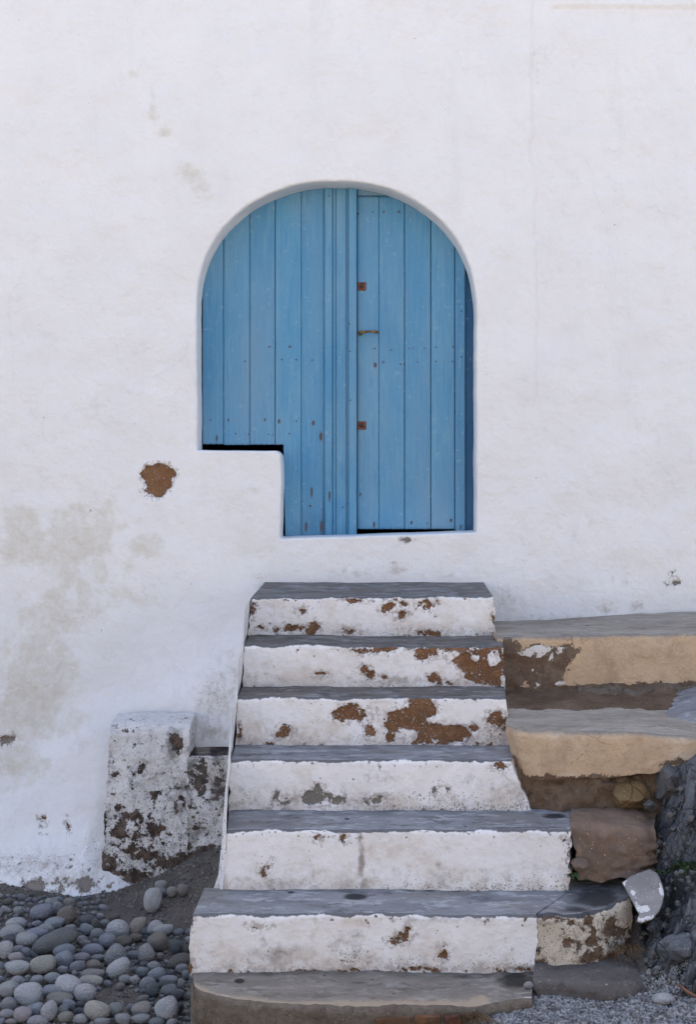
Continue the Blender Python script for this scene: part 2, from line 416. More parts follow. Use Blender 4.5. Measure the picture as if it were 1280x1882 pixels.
# ------------------------------------------------------------------ ground
def gz(x, y):
    """height of the ground, metres"""
    x, y = np.asarray(x, float), np.asarray(y, float)
    z = np.zeros(np.broadcast(x, y).shape) + 0.0
    z = z + .165*sstep(-.1, .30, x)*sstep(-9, -2.2, y)*sstep(12, 2.5, x)
    # mound of dirt between plinth and stairs
    z = z + .185*sstep(-1.10, -.56, x)*sstep(-.2, -.5, x)*sstep(-1.35, -.25, y)
    # rocky bank that climbs beside the ledges
    bx = sstep(.72, 1.12, x + .12*fbm(x, y, 0*x, 2.2, 3, 5))
    t = np.clip((y + 1.98)/.66, 0, 1)
    bank = (t**.85)*.66
    rough = .055*fbm(x, y, 0*x, 5, 4, 9) + .03*np.abs(fbm(x, y, 0*x, 11, 3, 19))
    z = z + bx*(bank*sstep(6, 2.2, x) + rough*sstep(-2.3, -1.7, y)*sstep(5, 2, x))
    # unseen low dune, added behind the lens to bounce warm sunlight onto the front
    z = z + 8.5*sstep(-6.6, -25, y)*(1 + .25*fbm(x, y, 0*x, .12, 3, 55))
    z = z + .008*fbm(x, y, 0*x, 6, 4, 3) + .003*fbm(x, y, 0*x, 40, 2, 8)
    return z

def axis(dense0, dense1, st, far, grow=1.12):
    a = list(np.arange(dense0, dense1+1e-6, st)); s = st; v = a[-1]
    while v < far: s *= grow; v += s; a.append(v)
    s = st; v = a[0]; pre = []
    while v > -far: s *= grow; v -= s; pre.append(v)
    return np.array(pre[::-1] + a)
gx = axis(-1.7, 1.6, .013, 350); gy = axis(-2.6, .1, .013, 350)
GX, GY = np.meshgrid(gx, gy)
b = MB(); b.grid(np.stack([GX, GY, gz(GX, GY) - .24*sstep(.84, .94, GX)*sstep(-1.93, -1.82, GY)*sstep(2.0, 1.9, GX)*sstep(-.95, -1.05, GY)], -1))
g = b.build('ground', M['ground'], attrs=False); g['kind'] = 'structure'
# unseen pale sand added beyond the frame to bounce sunlight at the house
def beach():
    T = NT('bounce_beach_sand')
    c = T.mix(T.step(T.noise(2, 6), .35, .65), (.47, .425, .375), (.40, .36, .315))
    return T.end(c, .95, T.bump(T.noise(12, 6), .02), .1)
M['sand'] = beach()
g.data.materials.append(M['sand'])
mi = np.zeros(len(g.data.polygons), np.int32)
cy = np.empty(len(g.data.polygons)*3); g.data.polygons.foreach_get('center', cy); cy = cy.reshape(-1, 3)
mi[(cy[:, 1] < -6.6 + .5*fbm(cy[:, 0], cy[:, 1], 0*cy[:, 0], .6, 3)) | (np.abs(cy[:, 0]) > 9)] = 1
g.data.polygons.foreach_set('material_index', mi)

# ------------------------------------------------------------------ house: wall with arched opening
house = thing('house', 'whitewashed house with an arched blue double door above the steps', 'house', (0, .2, 0))
# outline of the opening on the wall plane, photo pixels
ol = []
for t in np.linspace(0, 1, 160):          # arch from left springing to right springing
    a = math.pi*(1-t)
    c, s = math.cos(a), math.sin(a)
    e = 2.12
    cx, rx = 619, 257
    sp = 560 if c < 0 else 572
    ol.append((cx + rx*math.copysign(abs(c)**(2/e), c), sp - (sp-332)*abs(s)**(2/e)))
pts = ol + [(876, 620+k*30) for k in range(0, 12)] + [(876, 978), (700, 984), (524, 989.5), (516, 989)]
pts += [(517, 940), (518, 900), (518, 850), (516.5, 836), (509, 828.5), (440, 828), (370, 828), (362, 828)] + [(362, 800-k*24) for k in range(0, 10)]
OUT = np.array([(X(p[0]), H(p[1])) for p in pts])
def resample(P, n):
    Q = np.vstack([P, P[:1]]); d = np.r_[0, np.cumsum(np.hypot(*np.diff(Q, axis=0).T))]
    t = np.linspace(0, d[-1], n, endpoint=False)
    return np.stack([np.interp(t, d, Q[:, 0]), np.interp(t, d, Q[:, 1])], 1)
OUT = resample(OUT, 1200)
nv = np.roll(OUT, -3, 0) - np.roll(OUT, 3, 0); nv /= np.linalg.norm(nv, axis=1)[:, None]
ON = np.stack([nv[:, 1], -nv[:, 0]], 1)      # points into the opening (path runs clockwise)
OUT = OUT + ON*(.0035*fbm(OUT[:, 0], OUT[:, 1], 0*OUT[:, 0], 9, 3, 3))[:, None]
def inside(x, z, P=OUT):
    c = np.zeros(x.shape, bool); n = len(P)
    Q = P[::6]; m = len(Q)
    for i in range(m):
        x0, z0 = Q[i]; x1, z1 = Q[(i+1) % m]
        if z0 == z1: continue
        k = ((z0 > z) != (z1 > z)) & (x < (x1-x0)*(z-z0)/(z1-z0) + x0)
        c ^= k
    return c

def wall_y(x, z):
    """bulges, seams and the battered foot of the wall: negative = towards the lens"""
    px, py = XC + x*F/D, YH + (EYE-z)*F/D
    y = .012*fbm(x, z, 0*x, 1.3, 3, 11) + .0055*fbm(x, z, 0*x, 5, 4, 12)
    line = np.interp(px, [-400, 0, 150, 330, 480, 520], [1470, 1400, 1235, 1160, 1085, 1080])
    a = (py-line)/416.0
    fade = sstep(560, 470, px)
    y = y - fade*.24*np.clip(a, 0, 1.0)*sstep(0, .30, a)
    sk = (py - np.interp(px, [0, 180, 420], [1500, 1470, 1560]))/416.0
    y = y - fade*(.4 + .6*sstep(330, 180, px))*(.72*np.clip(sk, 0, .5)*sstep(0, .25, sk) + .030*fbm(x, z, 0*x, 9, 4, 31)*sstep(0, .15, sk))
    # right: old render proud by a few millimetres, with a wandering edge
    ex = 985 + 14*fbm(0*z, z, 0*z, 2.5, 4, 41) + 6*fbm(0*z, z, 0*z, 12, 2, 42)
    y = y + .013*sstep(-2.5, 2.5, px-ex)*sstep(900, 600, py)
    # band at the top right
    y = y - .012*sstep(14, 10, py)*sstep(1012, 1022, px)
    # pier line right of the sill
    y = y - .006*sstep(880, 874, px)*sstep(860, 876, px + 0*py)*0
    y = y + .006*sstep(1000, 1120, py)*sstep(880, 990, px)
    return y

def wall_att(x, z, y):
    px, py = XC + x*F/(D+y), YH + (EYE-z)*F/(D+y)
    m = D/F
    peel = field(px, py, [(292, 880, 27, 27), (275, 868, 13, 14), (288, 903, 19, 13), (308, 872, 14, 10, 20),
                          (1238, 1068, 6, 6), (1236, 1052, 2, 2), (9, 1357, 9, 9), (748, 990, 8, 5), (20, 1358, 5, 8),
                          (62, 1640, 22, 20), (155, 1628, 14, 12), (90, 1655, 25, 8), (5, 1640, 10, 14),
                          (76, 1505, 4, 5), (125, 1520, 2, 5), (75, 1522, 2, 4)])*m
    stain = soft(px, py, [(345, 317, 55, 24, .62), (385, 347, 36, 30, .50), (282, 200, 16, 52, .52), (300, 243, 32, 18, .55), (245, 135, 12, 12, .4), (155, 978, 85, 62, .95), (45, 985, 52, 65, .95), (120, 1030, 65, 50, .9), (265, 1003, 42, 24, .8), (170, 1070, 90, 70, .65), (60, 1120, 60, 90, .35),
                          (60, 1265, 85, 130, .95), (110, 1120, 120, 60, .55), (250, 1080, 90, 50, .35), (120, 1330, 60, 60, .55), (30, 1400, 70, 55, .75), (20, 1210, 40, 40, .4), (430, 935, 30, 25, .35), (460, 900, 25, 18, .35), (480, 1040, 50, 15, .35)])
    dirt = soft(px, py, [
                         (730, 1050, 28, 12, .65), (724, 1035, 20, 4, .7), (650, 1050, 60, 14, .4), (820, 1055, 60, 14, .35),
                         (1170, 1113, 22, 14, .8), (1115, 1118, 25, 16, .7), (930, 1100, 30, 40, .4), (1020, 1135, 120, 10, .5), (1075, 965, 120, 60, .22), (1180, 900, 70, 80, .2), (960, 1030, 40, 60, .22), (1150, 1060, 90, 40, .25),
                         (1000, 95, 60, 25, .25), (1055, 110, 10, 30, .28), (990, 150, 12, 40, .2),
                         (400, 1290, 60, 60, .55), (425, 1230, 35, 60, .40), (390, 1345, 40, 20, .8),  # occlusion in the nook beside the flight, painted as darker plaster
                         (60, 1590, 140, 34, .62), (120, 1620, 90, 28, .75), (40, 1640, 60, 20, .7), (180, 1600, 30, 50, .5)])
    dirt = np.maximum(dirt, .12*sstep(840, 1000, py)*sstep(860, 1000, px))
    speck = soft(px, py, [(400, 1270, 60, 90, .55), (300, 1240, 120, 90, .2), (60, 1590, 150, 60, .55), (170, 1560, 60, 60, .5), (1180, 1090, 120, 30, .35), (1000, 1090, 90, 30, .3), (720, 1040, 160, 20, .35), (480, 1060, 20, 14, .6)])
    mot = soft(px, py, [(120, 1625, 140, 26, .62), (20, 1640, 60, 16, .75), (60, 1632, 40, 22, .95), (155, 1622, 24, 16, .9), (90, 1590, 160, 40, .30)])
    ug = np.where((py > 1030) & (px > 1000), 1., 0.) + np.where(px < 30, .8, 0) + np.where((px > 700) & (px < 800), 1, 0)
    ug = np.clip(ug, 0, 1)*(py > 900) + .8*(py > 1560)*(px < 300)
    dirt = np.maximum(dirt, .06*sstep(-3, 3, px - 985 - 14*fbm(0*z, z, 0*z, 2.5, 4, 41))*sstep(1000, 700, py))
    return dict(peel=peel, stain=stain, dirt=dirt, speck=speck, mottle=mot, ugrey=ug)

wx = np.r_[-7, -5, -3.5, -2.6, -2.1, np.arange(-1.8, 1.6, .0098), 1.75, 2.1, 2.6, 3.5, 5, 7]
wz = np.r_[-.35, np.arange(-.2, 3.9, .0098), 4.0, 4.2, 4.5, 4.9, 5.4]
WX, WZ = np.meshgrid(wx, wz)
r, c = WX.shape
idx = np.arange(r*c).reshape(r, c)
q = np.stack([idx[:-1, :-1], idx[:-1, 1:], idx[1:, 1:], idx[1:, :-1]], -1).reshape(-1, 4)
fx, fz = WX.reshape(-1), WZ.reshape(-1)
ccx, ccz = fx[q].mean(1), fz[q].mean(1)
near = (np.abs(ccx) < 1.2) & (ccz > 1) & (ccz < 3.3)
vin = inside(fx, fz, OUT - ON*(.009 + .001))
ins = vin[q].any(1)
kept = q[~ins]
used_in = np.zeros(r*c, bool); used_in[q[ins].ravel()] = True
used_k = np.zeros(r*c, bool); used_k[kept.ravel()] = True
bd = np.where(used_in & used_k)[0]
P0 = np.stack([fx[bd], fz[bd]], 1)
near_i = np.array([np.argmin(((OUT-p)**2).sum(1)) for p in P0])
ek = {(fc[i], fc[(i+1) % 4]) for fc in kept[used_in[kept].any(1)] for i in range(4)}
inbd = {v: i for i, v in enumerate(bd)}
edges = [(inbd[a], inbd[b_]) for (a, b_) in ek if (b_, a) not in ek and a in inbd and b_ in inbd]
# even out the spacing along the loop so that the rim has no pinched faces
nxt = dict(edges); loop = [edges[0][0]]
while nxt.get(loop[-1], loop[0]) != loop[0] and len(loop) < 5000: loop.append(nxt[loop[-1]])
loop = np.array(loop); nO = len(OUT)
sv = near_i[loop].astype(float); dv = np.diff(np.r_[sv, sv[0]]); dv = (dv + nO/2) % nO - nO/2
tot = dv.sum()
for _ in range(12): dv = .5*dv + .25*(np.roll(dv, 1) + np.roll(dv, -1))
off = (sv - (sv[0] + np.r_[0, np.cumsum(dv)[:-1]]) + nO/2) % nO - nO/2
s_new = (sv[0] + np.r_[0, np.cumsum(dv)[:-1]] + np.mean(off)) % nO
base, nrm2 = OUT[near_i].copy(), ON[near_i].copy()
ii = np.floor(s_new).astype(int) % nO; jj = (ii+1) % nO; ff = (s_new - np.floor(s_new))[:, None]
base[loop] = OUT[ii]*(1-ff) + OUT[jj]*ff
nn = ON[ii]*(1-ff) + ON[jj]*ff; nrm2[loop] = nn/np.linalg.norm(nn, axis=1)[:, None]
print('opening loop', len(loop), len(bd), tot)
fx2, fz2 = fx.copy(), fz.copy()
GROW = .009
fx2[bd] = base[:, 0] - nrm2[:, 0]*GROW; fz2[bd] = base[:, 1] - nrm2[:, 1]*GROW
yy = wall_y(fx2, fz2)
A = wall_att(fx2, fz2, yy)
yy = yy + .014*sstep(-.003, .006, A['peel'])
V = np.stack([fx2, yy, fz2], 1)
remap = -np.ones(r*c, int); ku = np.where(used_k)[0]; remap[ku] = np.arange(len(ku))
b = MB()
A = {k: np.asarray(v)[ku] for k, v in A.items()}
b.add(V[ku], remap[kept].tolist(), A)
# reveal: strips from every boundary edge back to the door
rings = []
prof = [(0, -GROW), (.002, -.0045), (.007, -.001), (.014, 0), (.06, .001), (.11, .0), (.182, .0)]
y0 = yy[bd]
for d_, off in prof:
    rings.append(np.stack([base[:, 0] + nrm2[:, 0]*off, (y0*(1-d_/.182) + d_), base[:, 1] + nrm2[:, 1]*off], 1))
nb = len(bd); Vr = np.concatenate(rings)
fr = []
for k in range(len(prof)-1):
    for (i, j) in edges: fr.append((k*nb+j, k*nb+i, (k+1)*nb+i, (k+1)*nb+j))
b.add(Vr, fr, dict(dirt=.12))
wall = b.build('front_wall', M['wall'], house)
for nm, lo, hi in (('side_wall', (-7.3, .0, -.3), (-7.001, 6, 5.4)), ('side_wall', (7.001, .0, -.3), (7.3, 6, 5.4)), ('back_wall', (-7.3, 6.001, -.3), (7.3, 6.3, 5.4)),
                   ('roof', (-7.4, -.03, 5.401), (7.4, 6.4, 5.6)), ('inner_floor', (-7, .19, .9), (7, 5.99, 1.0))):
    b = MB(); b.box(lo, hi); b.build(nm, M['dark'] if nm == 'inner_floor' else M['roof'], house, smooth=False, attrs=False)

# ------------------------------------------------------------------ doors
ZD = 6.37                     # distance to the face of the planks
dx = lambda px: X(px, ZD); dz = lambda py: H(py, ZD)
AO = OUT[(OUT[:, 1] > H(575))]
def arch_top(x):
    """height of the arch above x, a little behind the reveal"""
    o = AO[np.argsort(AO[:, 0])]
    return np.interp(x, o[:, 0], o[:, 1]) + .02
# each leaf is a part (its uppermost rail carries the name) with rails, planks and fittings as sub-parts
def leaf(boards):
    o = None
    for k, (lo, hi) in enumerate(boards):
        b = MB(); b.box(lo, hi)
        r_ = b.build('door' if k == 0 else 'rail', M['dark'], house if k == 0 else o, smooth=False, attrs=False)
        if k == 0: o = r_
    return o
door_a = leaf([((dx(372), .212, 1.86), (dx(650), .232, 1.96)), ((dx(524), .212, 1.50), (dx(650), .232, 1.60)), ((dx(380), .212, 2.3), (dx(650), .232, 2.4))])
door_b = leaf([((dx(660), .212, 1.52), (dx(850), .232, 1.62)), ((dx(660), .212, 2.0), (dx(850), .232, 2.1)), ((dx(660), .212, 2.55), (dx(830), .232, 2.65))])

RUST_A = [(399, 806, 2, 10), (370, 810, 2, 8), (420, 773, 2, 3), (487, 772, 2, 4), (513, 775, 3, 5), (532, 638, 2, 3), (576, 778, 3, 7), (590, 802, 3, 12), (573, 905, 2.4, 14), (571, 930, 2, 5), (563, 968, 2.5, 12), (591, 968, 3, 16), (606, 912, 1.6, 14),
          (500, 800, 1.5, 3), (548, 770, 1.2, 3), (494, 638, 1.5, 2)]
RUST_B = [(690, 671, 3, 7), (705, 666, 2, 3), (663, 910, 2, 6), (688, 965, 2.5, 7), (757, 961, 2.5, 5), (830, 957, 2.5, 5), (848, 970, 2, 8), (658, 392, 2, 4), (706, 389, 2, 3), (734, 389, 2.2, 4), (786, 963, 1.4, 4), (760, 640, 1.5, 3)]
def plank(px0, px1, bot, top, parent, mat, depth=.0, gap=.0012, th=.024, name='plank', rust=(), bev=.003, flat_top=None, seed=0):
    x0, x1 = dx(px0)+gap, dx(px1)-gap
    y = .17 + depth
    nxi = max(3, int((x1-x0)/.008))
    xs = np.r_[x0, x0, x0+bev*.4, np.linspace(x0+bev, x1-bev, nxi), x1-bev*.4, x1, x1]
    ys = np.r_[y+th, y+bev, y+bev*.3, np.full(nxi, y), y+bev*.3, y+bev, y+th]
    nz = 150
    t = np.linspace(0, 1, nz)
    zb = np.array([dz(bot(p) if callable(bot) else bot) for p in (XC + xs*F/ZD)])
    zt = arch_top(xs) if top is None else np.full(len(xs), dz(top))
    if top is not None: zt = np.minimum(zt, arch_top(xs))
    Zg = zb[None]*(1-t[:, None]) + zt[None]*t[:, None]
    Xg = np.broadcast_to(xs, Zg.shape).copy(); Yg = np.broadcast_to(ys, Zg.shape).copy()
    Yg = Yg + .0012*fbm(Xg*0 + seed, Zg, Xg, 2.5, 2, 5+seed) + .0008*fbm(Xg, Zg, Xg*0, 14, 2, 6)
    Zg[0] += .0015*np.sin(np.arange(len(xs))*2.1 + seed)
    G = np.stack([Xg, Yg, Zg], -1)
    lo = G[0].copy(); lo[:, 1] = y+th; hi = G[-1].copy(); hi[:, 1] = y+th
    G = np.concatenate([lo[None], G, hi[None]])
    pxg, pyg = XC + G[..., 0]*F/ZD, YH + (EYE-G[..., 2])*F/ZD
    st = np.zeros(pxg.shape)
    for (cx, cyy, rx, ry) in rust:
        st = np.maximum(st, np.exp(-((pxg-cx)/(rx*1.25))**2 - ((pyg-cyy)/ry)**2)*.95)
    # wear: grime at foot and under top nails; side shadow painted by middle battens
    dt = .45*np.exp(-((pyg-985)/45)**2) + .30*np.exp(-((pyg-815)/25)**2)*(pxg < 520) + .28*np.exp(-(np.minimum(np.abs(pxg-595), np.abs(pxg-659))/5)**2) + .5*soft(pxg, pyg, [(672, 385, 16, 20, 1), (575, 950, 40, 40, .6)])
    b = MB(); b.grid(G, dict(stain=st, dirt=dt)); return b.build(name, mat, parent)
notch = lambda p: 817
A_ = [(371.5, 411, 816, .0, .0018), (411, 459, 817.5, .001, .0004), (459, 506, 817, -.0015,   .0016), (554, 596, 989.5, .0, .0007)]
for k, (a, e, bt, dp, gp) in enumerate(A_):
    plank(a, e, bt, None, door_a, M['blue'], dp, gp, rust=RUST_A, seed=k)
# the plank that is cut round the masonry block: its foot is narrower
xcut = 522
b_ = plank(506, 554, lambda p: 817 if p < xcut else 989.5, None, door_a, M['blue'], .0012, .0007, rust=RUST_A, seed=9)
for px0, px1, dp, nm in ((594, 596.8, -.006, 'moulding'), (596.8, 611.5, -.014, 'batten'), (611.5, 617.5, -.004, 'moulding'), (617.5, 637.5, -.001, 'plank'), (637.5, 641, -.010, 'moulding'), (641, 656.5, -.018, 'batten')):
    plank(px0, px1, 988.5 - (px0-594)*.03, None, door_a, M['blue'], dp, .0009, th=.03, name=nm, rust=RUST_A, bev=.0022, seed=int(px0))
B_ = [(657, 697, .010, .0006), (697, 744, .011, .0006), (744, 793, .008, .0018), (793, 837, .011, .0006)]
for k, (a, e, dp, gp) in enumerate(B_):
    plank(a, e, 972.5, 360, door_b, M['blue'], dp, gp, rust=RUST_B, seed=20+k)
plank(837.5, 855.5, 977.5, None, door_b, M['blue'], .0, .0003, name='stile', rust=RUST_B, seed=31)
# door frame: jamb in a deeper blue and the head above the smaller leaf
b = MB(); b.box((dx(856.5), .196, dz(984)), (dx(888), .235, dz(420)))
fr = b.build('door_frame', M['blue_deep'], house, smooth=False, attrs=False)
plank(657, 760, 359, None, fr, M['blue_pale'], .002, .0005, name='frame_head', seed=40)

def disc(name, x, y, z, rad, mat, parent, h=.0025, me=None, n=8):
    if me is None:
        b = MB(); vs_ = []
        for rr, yy_ in ((1, 0), (.8, -h), (0, -h*1.2)):
            if rr: vs_ += [(rad*rr*math.cos(2*math.pi*i/n), yy_, rad*rr*math.sin(2*math.pi*i/n)) for i in range(n)]
            else: vs_ += [(0, yy_, 0)]
        f = [(i, (i+1) % n, n+(i+1) % n, n+i) for i in range(n)] + [(n+i, n+(i+1) % n, 2*n) for i in range(n)]
        b.add(vs_, f); o = b.build(name, mat, attrs=False); me = o.data
    else: o = link(name, me)
    o.parent = parent; o.location = (x, y, z)
    return o
NA = [(370.5, 812), (387, 772), (399, 803), (420, 771), (433, 797), (450, 664), (457, 798), (487, 770), (494, 798), (513, 772), (497, 637), (534, 637), (518, 661), (545, 661), (545, 774), (576, 775), (532, 797), (590, 798), (573, 900), (571, 930), (563, 963), (591, 960), (606, 905), (574, 662), (605, 361), (643, 596), (643, 646), (644, 736), (630, 932), (578, 984), (540, 987)]
NB = [(658, 391), (685, 389), (706, 388), (734, 387.5), (690, 668), (705, 665), (737, 669), (752, 640), (781, 640), (802, 638), (834, 637), (768, 665), (802, 664), (832, 664), (849, 572), (849, 656), (663, 907), (688, 961), (757, 959), (786, 962), (830, 955), (848, 966), (719, 643), (689, 640), (744, 668)]
nail_me = None
def front(px, base_):
    return base_
for (lst, dr) in ((NA, door_a), (NB, door_b)):
    for (px, py) in lst:
        y = .169 if dr is door_a else (.179 if px < 837 else .169)
        if dr is door_a and 597 < px < 611: y = .1555
        if dr is door_a and 641 < px < 657: y = .1515
        o = disc('nail', dx(px), y, dz(py), .0034, M['rust_dark'], dr, me=nail_me)
        nail_me = o.data
for py in (526, 782):
    b = MB(); w = .019
    x0, z0, y = dx(665.5), dz(py), .179
    b.box((x0-w, y-.003, z0-w), (x0+w, y, z0+w))
    lp = b.build('lock_plate', M['rust'], door_b, smooth=False, attrs=False)
    bv = lp.modifiers.new('bevel', 'BEVEL'); bv.width = .001
    disc('keyhole_boss', x0, y-.003, z0, .0105, M['rust_dark'], door_b, h=.006, n=14)
# lever handle: rose, neck and a waisted grip
def tube(pts, rad, n=10, sq=1.0):
    pts = [Vector(p) for p in pts]; V, fcs = [], []
    for i, p in enumerate(pts):
        t = (pts[min(i+1, len(pts)-1)] - pts[max(i-1, 0)]).normalized()
        u = t.cross(Vector((0, 0, 1)));
        if u.length < .1: u = t.cross(Vector((0, 1, 0)))
        u.normalize(); w = t.cross(u)
        for k in range(n):
            a = 2*math.pi*k/n; V.append(p + u*math.cos(a)*rad[i] + w*math.sin(a)*rad[i]*sq)
    for i in range(len(pts)-1):
        for k in range(n): fcs.append((i*n+k, i*n+(k+1) % n, (i+1)*n+(k+1) % n, (i+1)*n+k))
    fcs.append(tuple(range(n))[::-1]); fcs.append(tuple((len(pts)-1)*n+k for k in range(n)))
    return [tuple(v) for v in V], fcs
b = MB(); hx, hz = dx(663), dz(612)
V_, f_ = tube([(hx, .180, hz), (hx, .150, hz), (hx+.003, .138, hz), (hx+.012, .132, hz)], [.006, .006, .0075, .0065]); b.add(V_, f_)
V_, f_ = tube([(hx+.005, .132, hz-.001), (hx+.02, .130, hz+.001), (hx+.035, .130, hz+.003), (hx+.05, .130, hz+.0025), (hx+.065, .130, hz+.001), (hx+.078, .131, hz+.001), (hx+.083, .131, hz+.001)], [.006, .0065, .005, .0045, .0075, .0072, .003]); b.add(V_, f_)
V_, f_ = tube([(hx, .1795, hz), (hx, .172, hz)], [.011, .010], 14); b.add(V_, f_)
b.build('handle', M['brass'], door_b, attrs=False)

# ------------------------------------------------------------------ staircase
def wrapf(v):
    return v if callable(v) else (lambda x, v=v: np.full(np.shape(x), float(v)))

def make_step(parent, zf, zb, zt, yback, xl, xr, mats, attf=None, tattf=None, zback=None, seed=0, rad=.014, step=.007, batter=.0, left_to=None, names=('step', 'tread'), rough=.003, rag=.006, right_cap=True, depth_cap=.30):
    """a step: riser face with a worn nosing, closed ends, and the tread slab as a child.
    zf, zb, zt: functions of x (distance of the front, foot height, top height); xl/xr = (foot, top, back)"""
    zf, zb, zt = wrapf(zf), wrapf(zb), wrapf(zt)
    W = max(xr[1]-xl[1], .05); nx = int(W/step)+2
    u = np.linspace(0, 1, nx)
    xm = xl[1] + (xr[1]-xl[1])*u
    yf = zf(xm) - D + .007*fbm(xm, 0*xm, 0*xm, 5, 3, seed+1)
    ztop = zt(xm) + .0060*fbm(xm, 0*xm, 0*xm, 3.3, 4, seed+2) + .0020*fbm(xm, 0*xm, 0*xm, 22, 2, seed+3)
    zbot = zb(xm)
    hh = float(np.mean(ztop-zbot)); nr = max(6, int(hh/step))
    rows, info = [], []
    ragl = lambda t: rag*fbm(0*t, t*1.0, 0*t, 6, 3, seed+4); ragr = lambda t: rag*1.6*fbm(0*t, t*1.0, 0*t+3, 7, 3, seed+5)
    for t in np.linspace(0, 1, nr):
        z = zbot + (ztop-rad-zbot)*t
        a, e = xl[0] + (xl[1]-xl[0])*t + ragl(np.array(t*hh*6)), xr[0] + (xr[1]-xr[0])*t + ragr(np.array(t*hh*6))
        rows.append((a + (e-a)*u, yf + 0*u, z)); info.append((0, t))
    for k in range(1, 6):
        an = k/5*math.pi/2
        a, e = xl[1] + float(ragl(np.array(hh*6))), xr[1] + float(ragr(np.array(hh*6)))
        rows.append((a + (e-a)*u, yf + rad*(1-math.cos(an)), ztop - rad + rad*math.sin(an))); info.append((1, k/5))
    yb = wrapf(yback)(xm); zbk = ztop if zback is None else wrapf(zback)(xm)
    nt = max(4, int(abs(np.mean(yb-yf))/step))
    a0, e0 = a, e
    for t in np.linspace(0, 1, nt+1)[1:]:
        a = a0 + (xl[2]-xl[1])*t; e = e0 + (xr[2]-xr[1])*t
        rows.append((a + (e-a)*u, (yf+rad)*(1-t) + yb*t, ztop*(1-t) + zbk*t)); info.append((2, t))
    G = np.array([np.stack(r_, -1) for r_ in rows])
    Xg, Yg, Zg = G[..., 0], G[..., 1], G[..., 2]
    kind = np.array([i[0] for i in info]); tt = np.array([i[1] for i in info])
    d = rough*fbm(Xg, Yg, Zg, 9, 4, seed+7)*1.6 + rough*.5*fbm(Xg, Yg, Zg, 40, 2, seed+8)
    wr = np.where(kind == 0, 1, np.where(kind == 1, .6, 0))[:, None]; wt = np.where(kind == 2, .55, np.where(kind == 1, .5, 0))[:, None]
    G = np.stack([Xg, Yg + d*wr, Zg + d*wt], -1)
    below = (ztop[None] - Zg)
    k2 = int(np.where(kind == 1)[0][-1])
    R = G[:k2+1]; TR = G[k2:]
    Zc = yf[None] + D
    pxr, pyr = XC + R[..., 0]*F/Zc, YH + (EYE-R[..., 2])*F/(R[..., 1]+D)
    att = dict(edge=.006 - below[:k2+1] - .5*np.maximum(0, 0))
    if attf: att.update(attf(pxr, pyr, float(np.mean(Zc))/F))
    if 'peel' in att and names[0] == 'step' : R[..., 1] += .006*sstep(-.003, .003, att['peel'])*(1 - sstep(-.003, .003, att.get('hole', -1 + 0*att['peel'])))
    b = MB(); b.grid(R, att)
    # ends
    for side in ((0, 1) if right_cap else (0,)):
        colv = R[:, 0 if side == 0 else -1]
        j_ = 0 if side == 0 else -1; dep = float(abs(yb[j_]-yf[j_])) + 1e-6
        sx = (xl[2]-xl[1]) if side == 0 else (xr[2]-xr[1])
        yb_ = yf[j_] + min(depth_cap, dep)
        n2 = 12
        cap = []
        for k in range(n2):
            t = k/(n2-1)
            cc = colv.copy(); cc[:, 1] = colv[:, 1]*(1-t) + np.maximum(colv[:, 1], yb_)*t
            cc[:, 0] += sx*np.clip((cc[:, 1]-yf[j_])/dep, 0, 1)
            if k: cc[:, 0] += .003*fbm(cc[:, 0], cc[:, 1], cc[:, 2], 14, 3, seed+9)
            cap.append(cc)
        cap = np.array(cap).transpose(1, 0, 2)
        ca = dict(edge=np.full(cap.shape[:2], -1.))
        if attf:
            a2 = attf(np.broadcast_to(pxr[:, :1] if side == 0 else pxr[:, -1:], cap.shape[:2]), np.broadcast_to(pyr[:, :1] if side == 0 else pyr[:, -1:], cap.shape[:2]), float(np.mean(Zc))/F); ca.update(a2)
        b.grid(cap, ca, flip=(side == 0))
    o = b.build(names[0], mats[0], parent)
    tatt = dict(edge=np.clip(.012 - (TR[..., 1]-TR[:1, :, 1]), -1, 1)*1.0 - .012)
    if tattf: tatt.update(tattf(XC + TR[..., 0]*F/(TR[..., 1]+D), YH + (EYE-TR[..., 2])*F/(TR[..., 1]+D), float(np.mean(Zc))/F))
    b = MB(); b.grid(TR, tatt)
    tr = b.build(names[1], mats[1], o)
    return o, tr

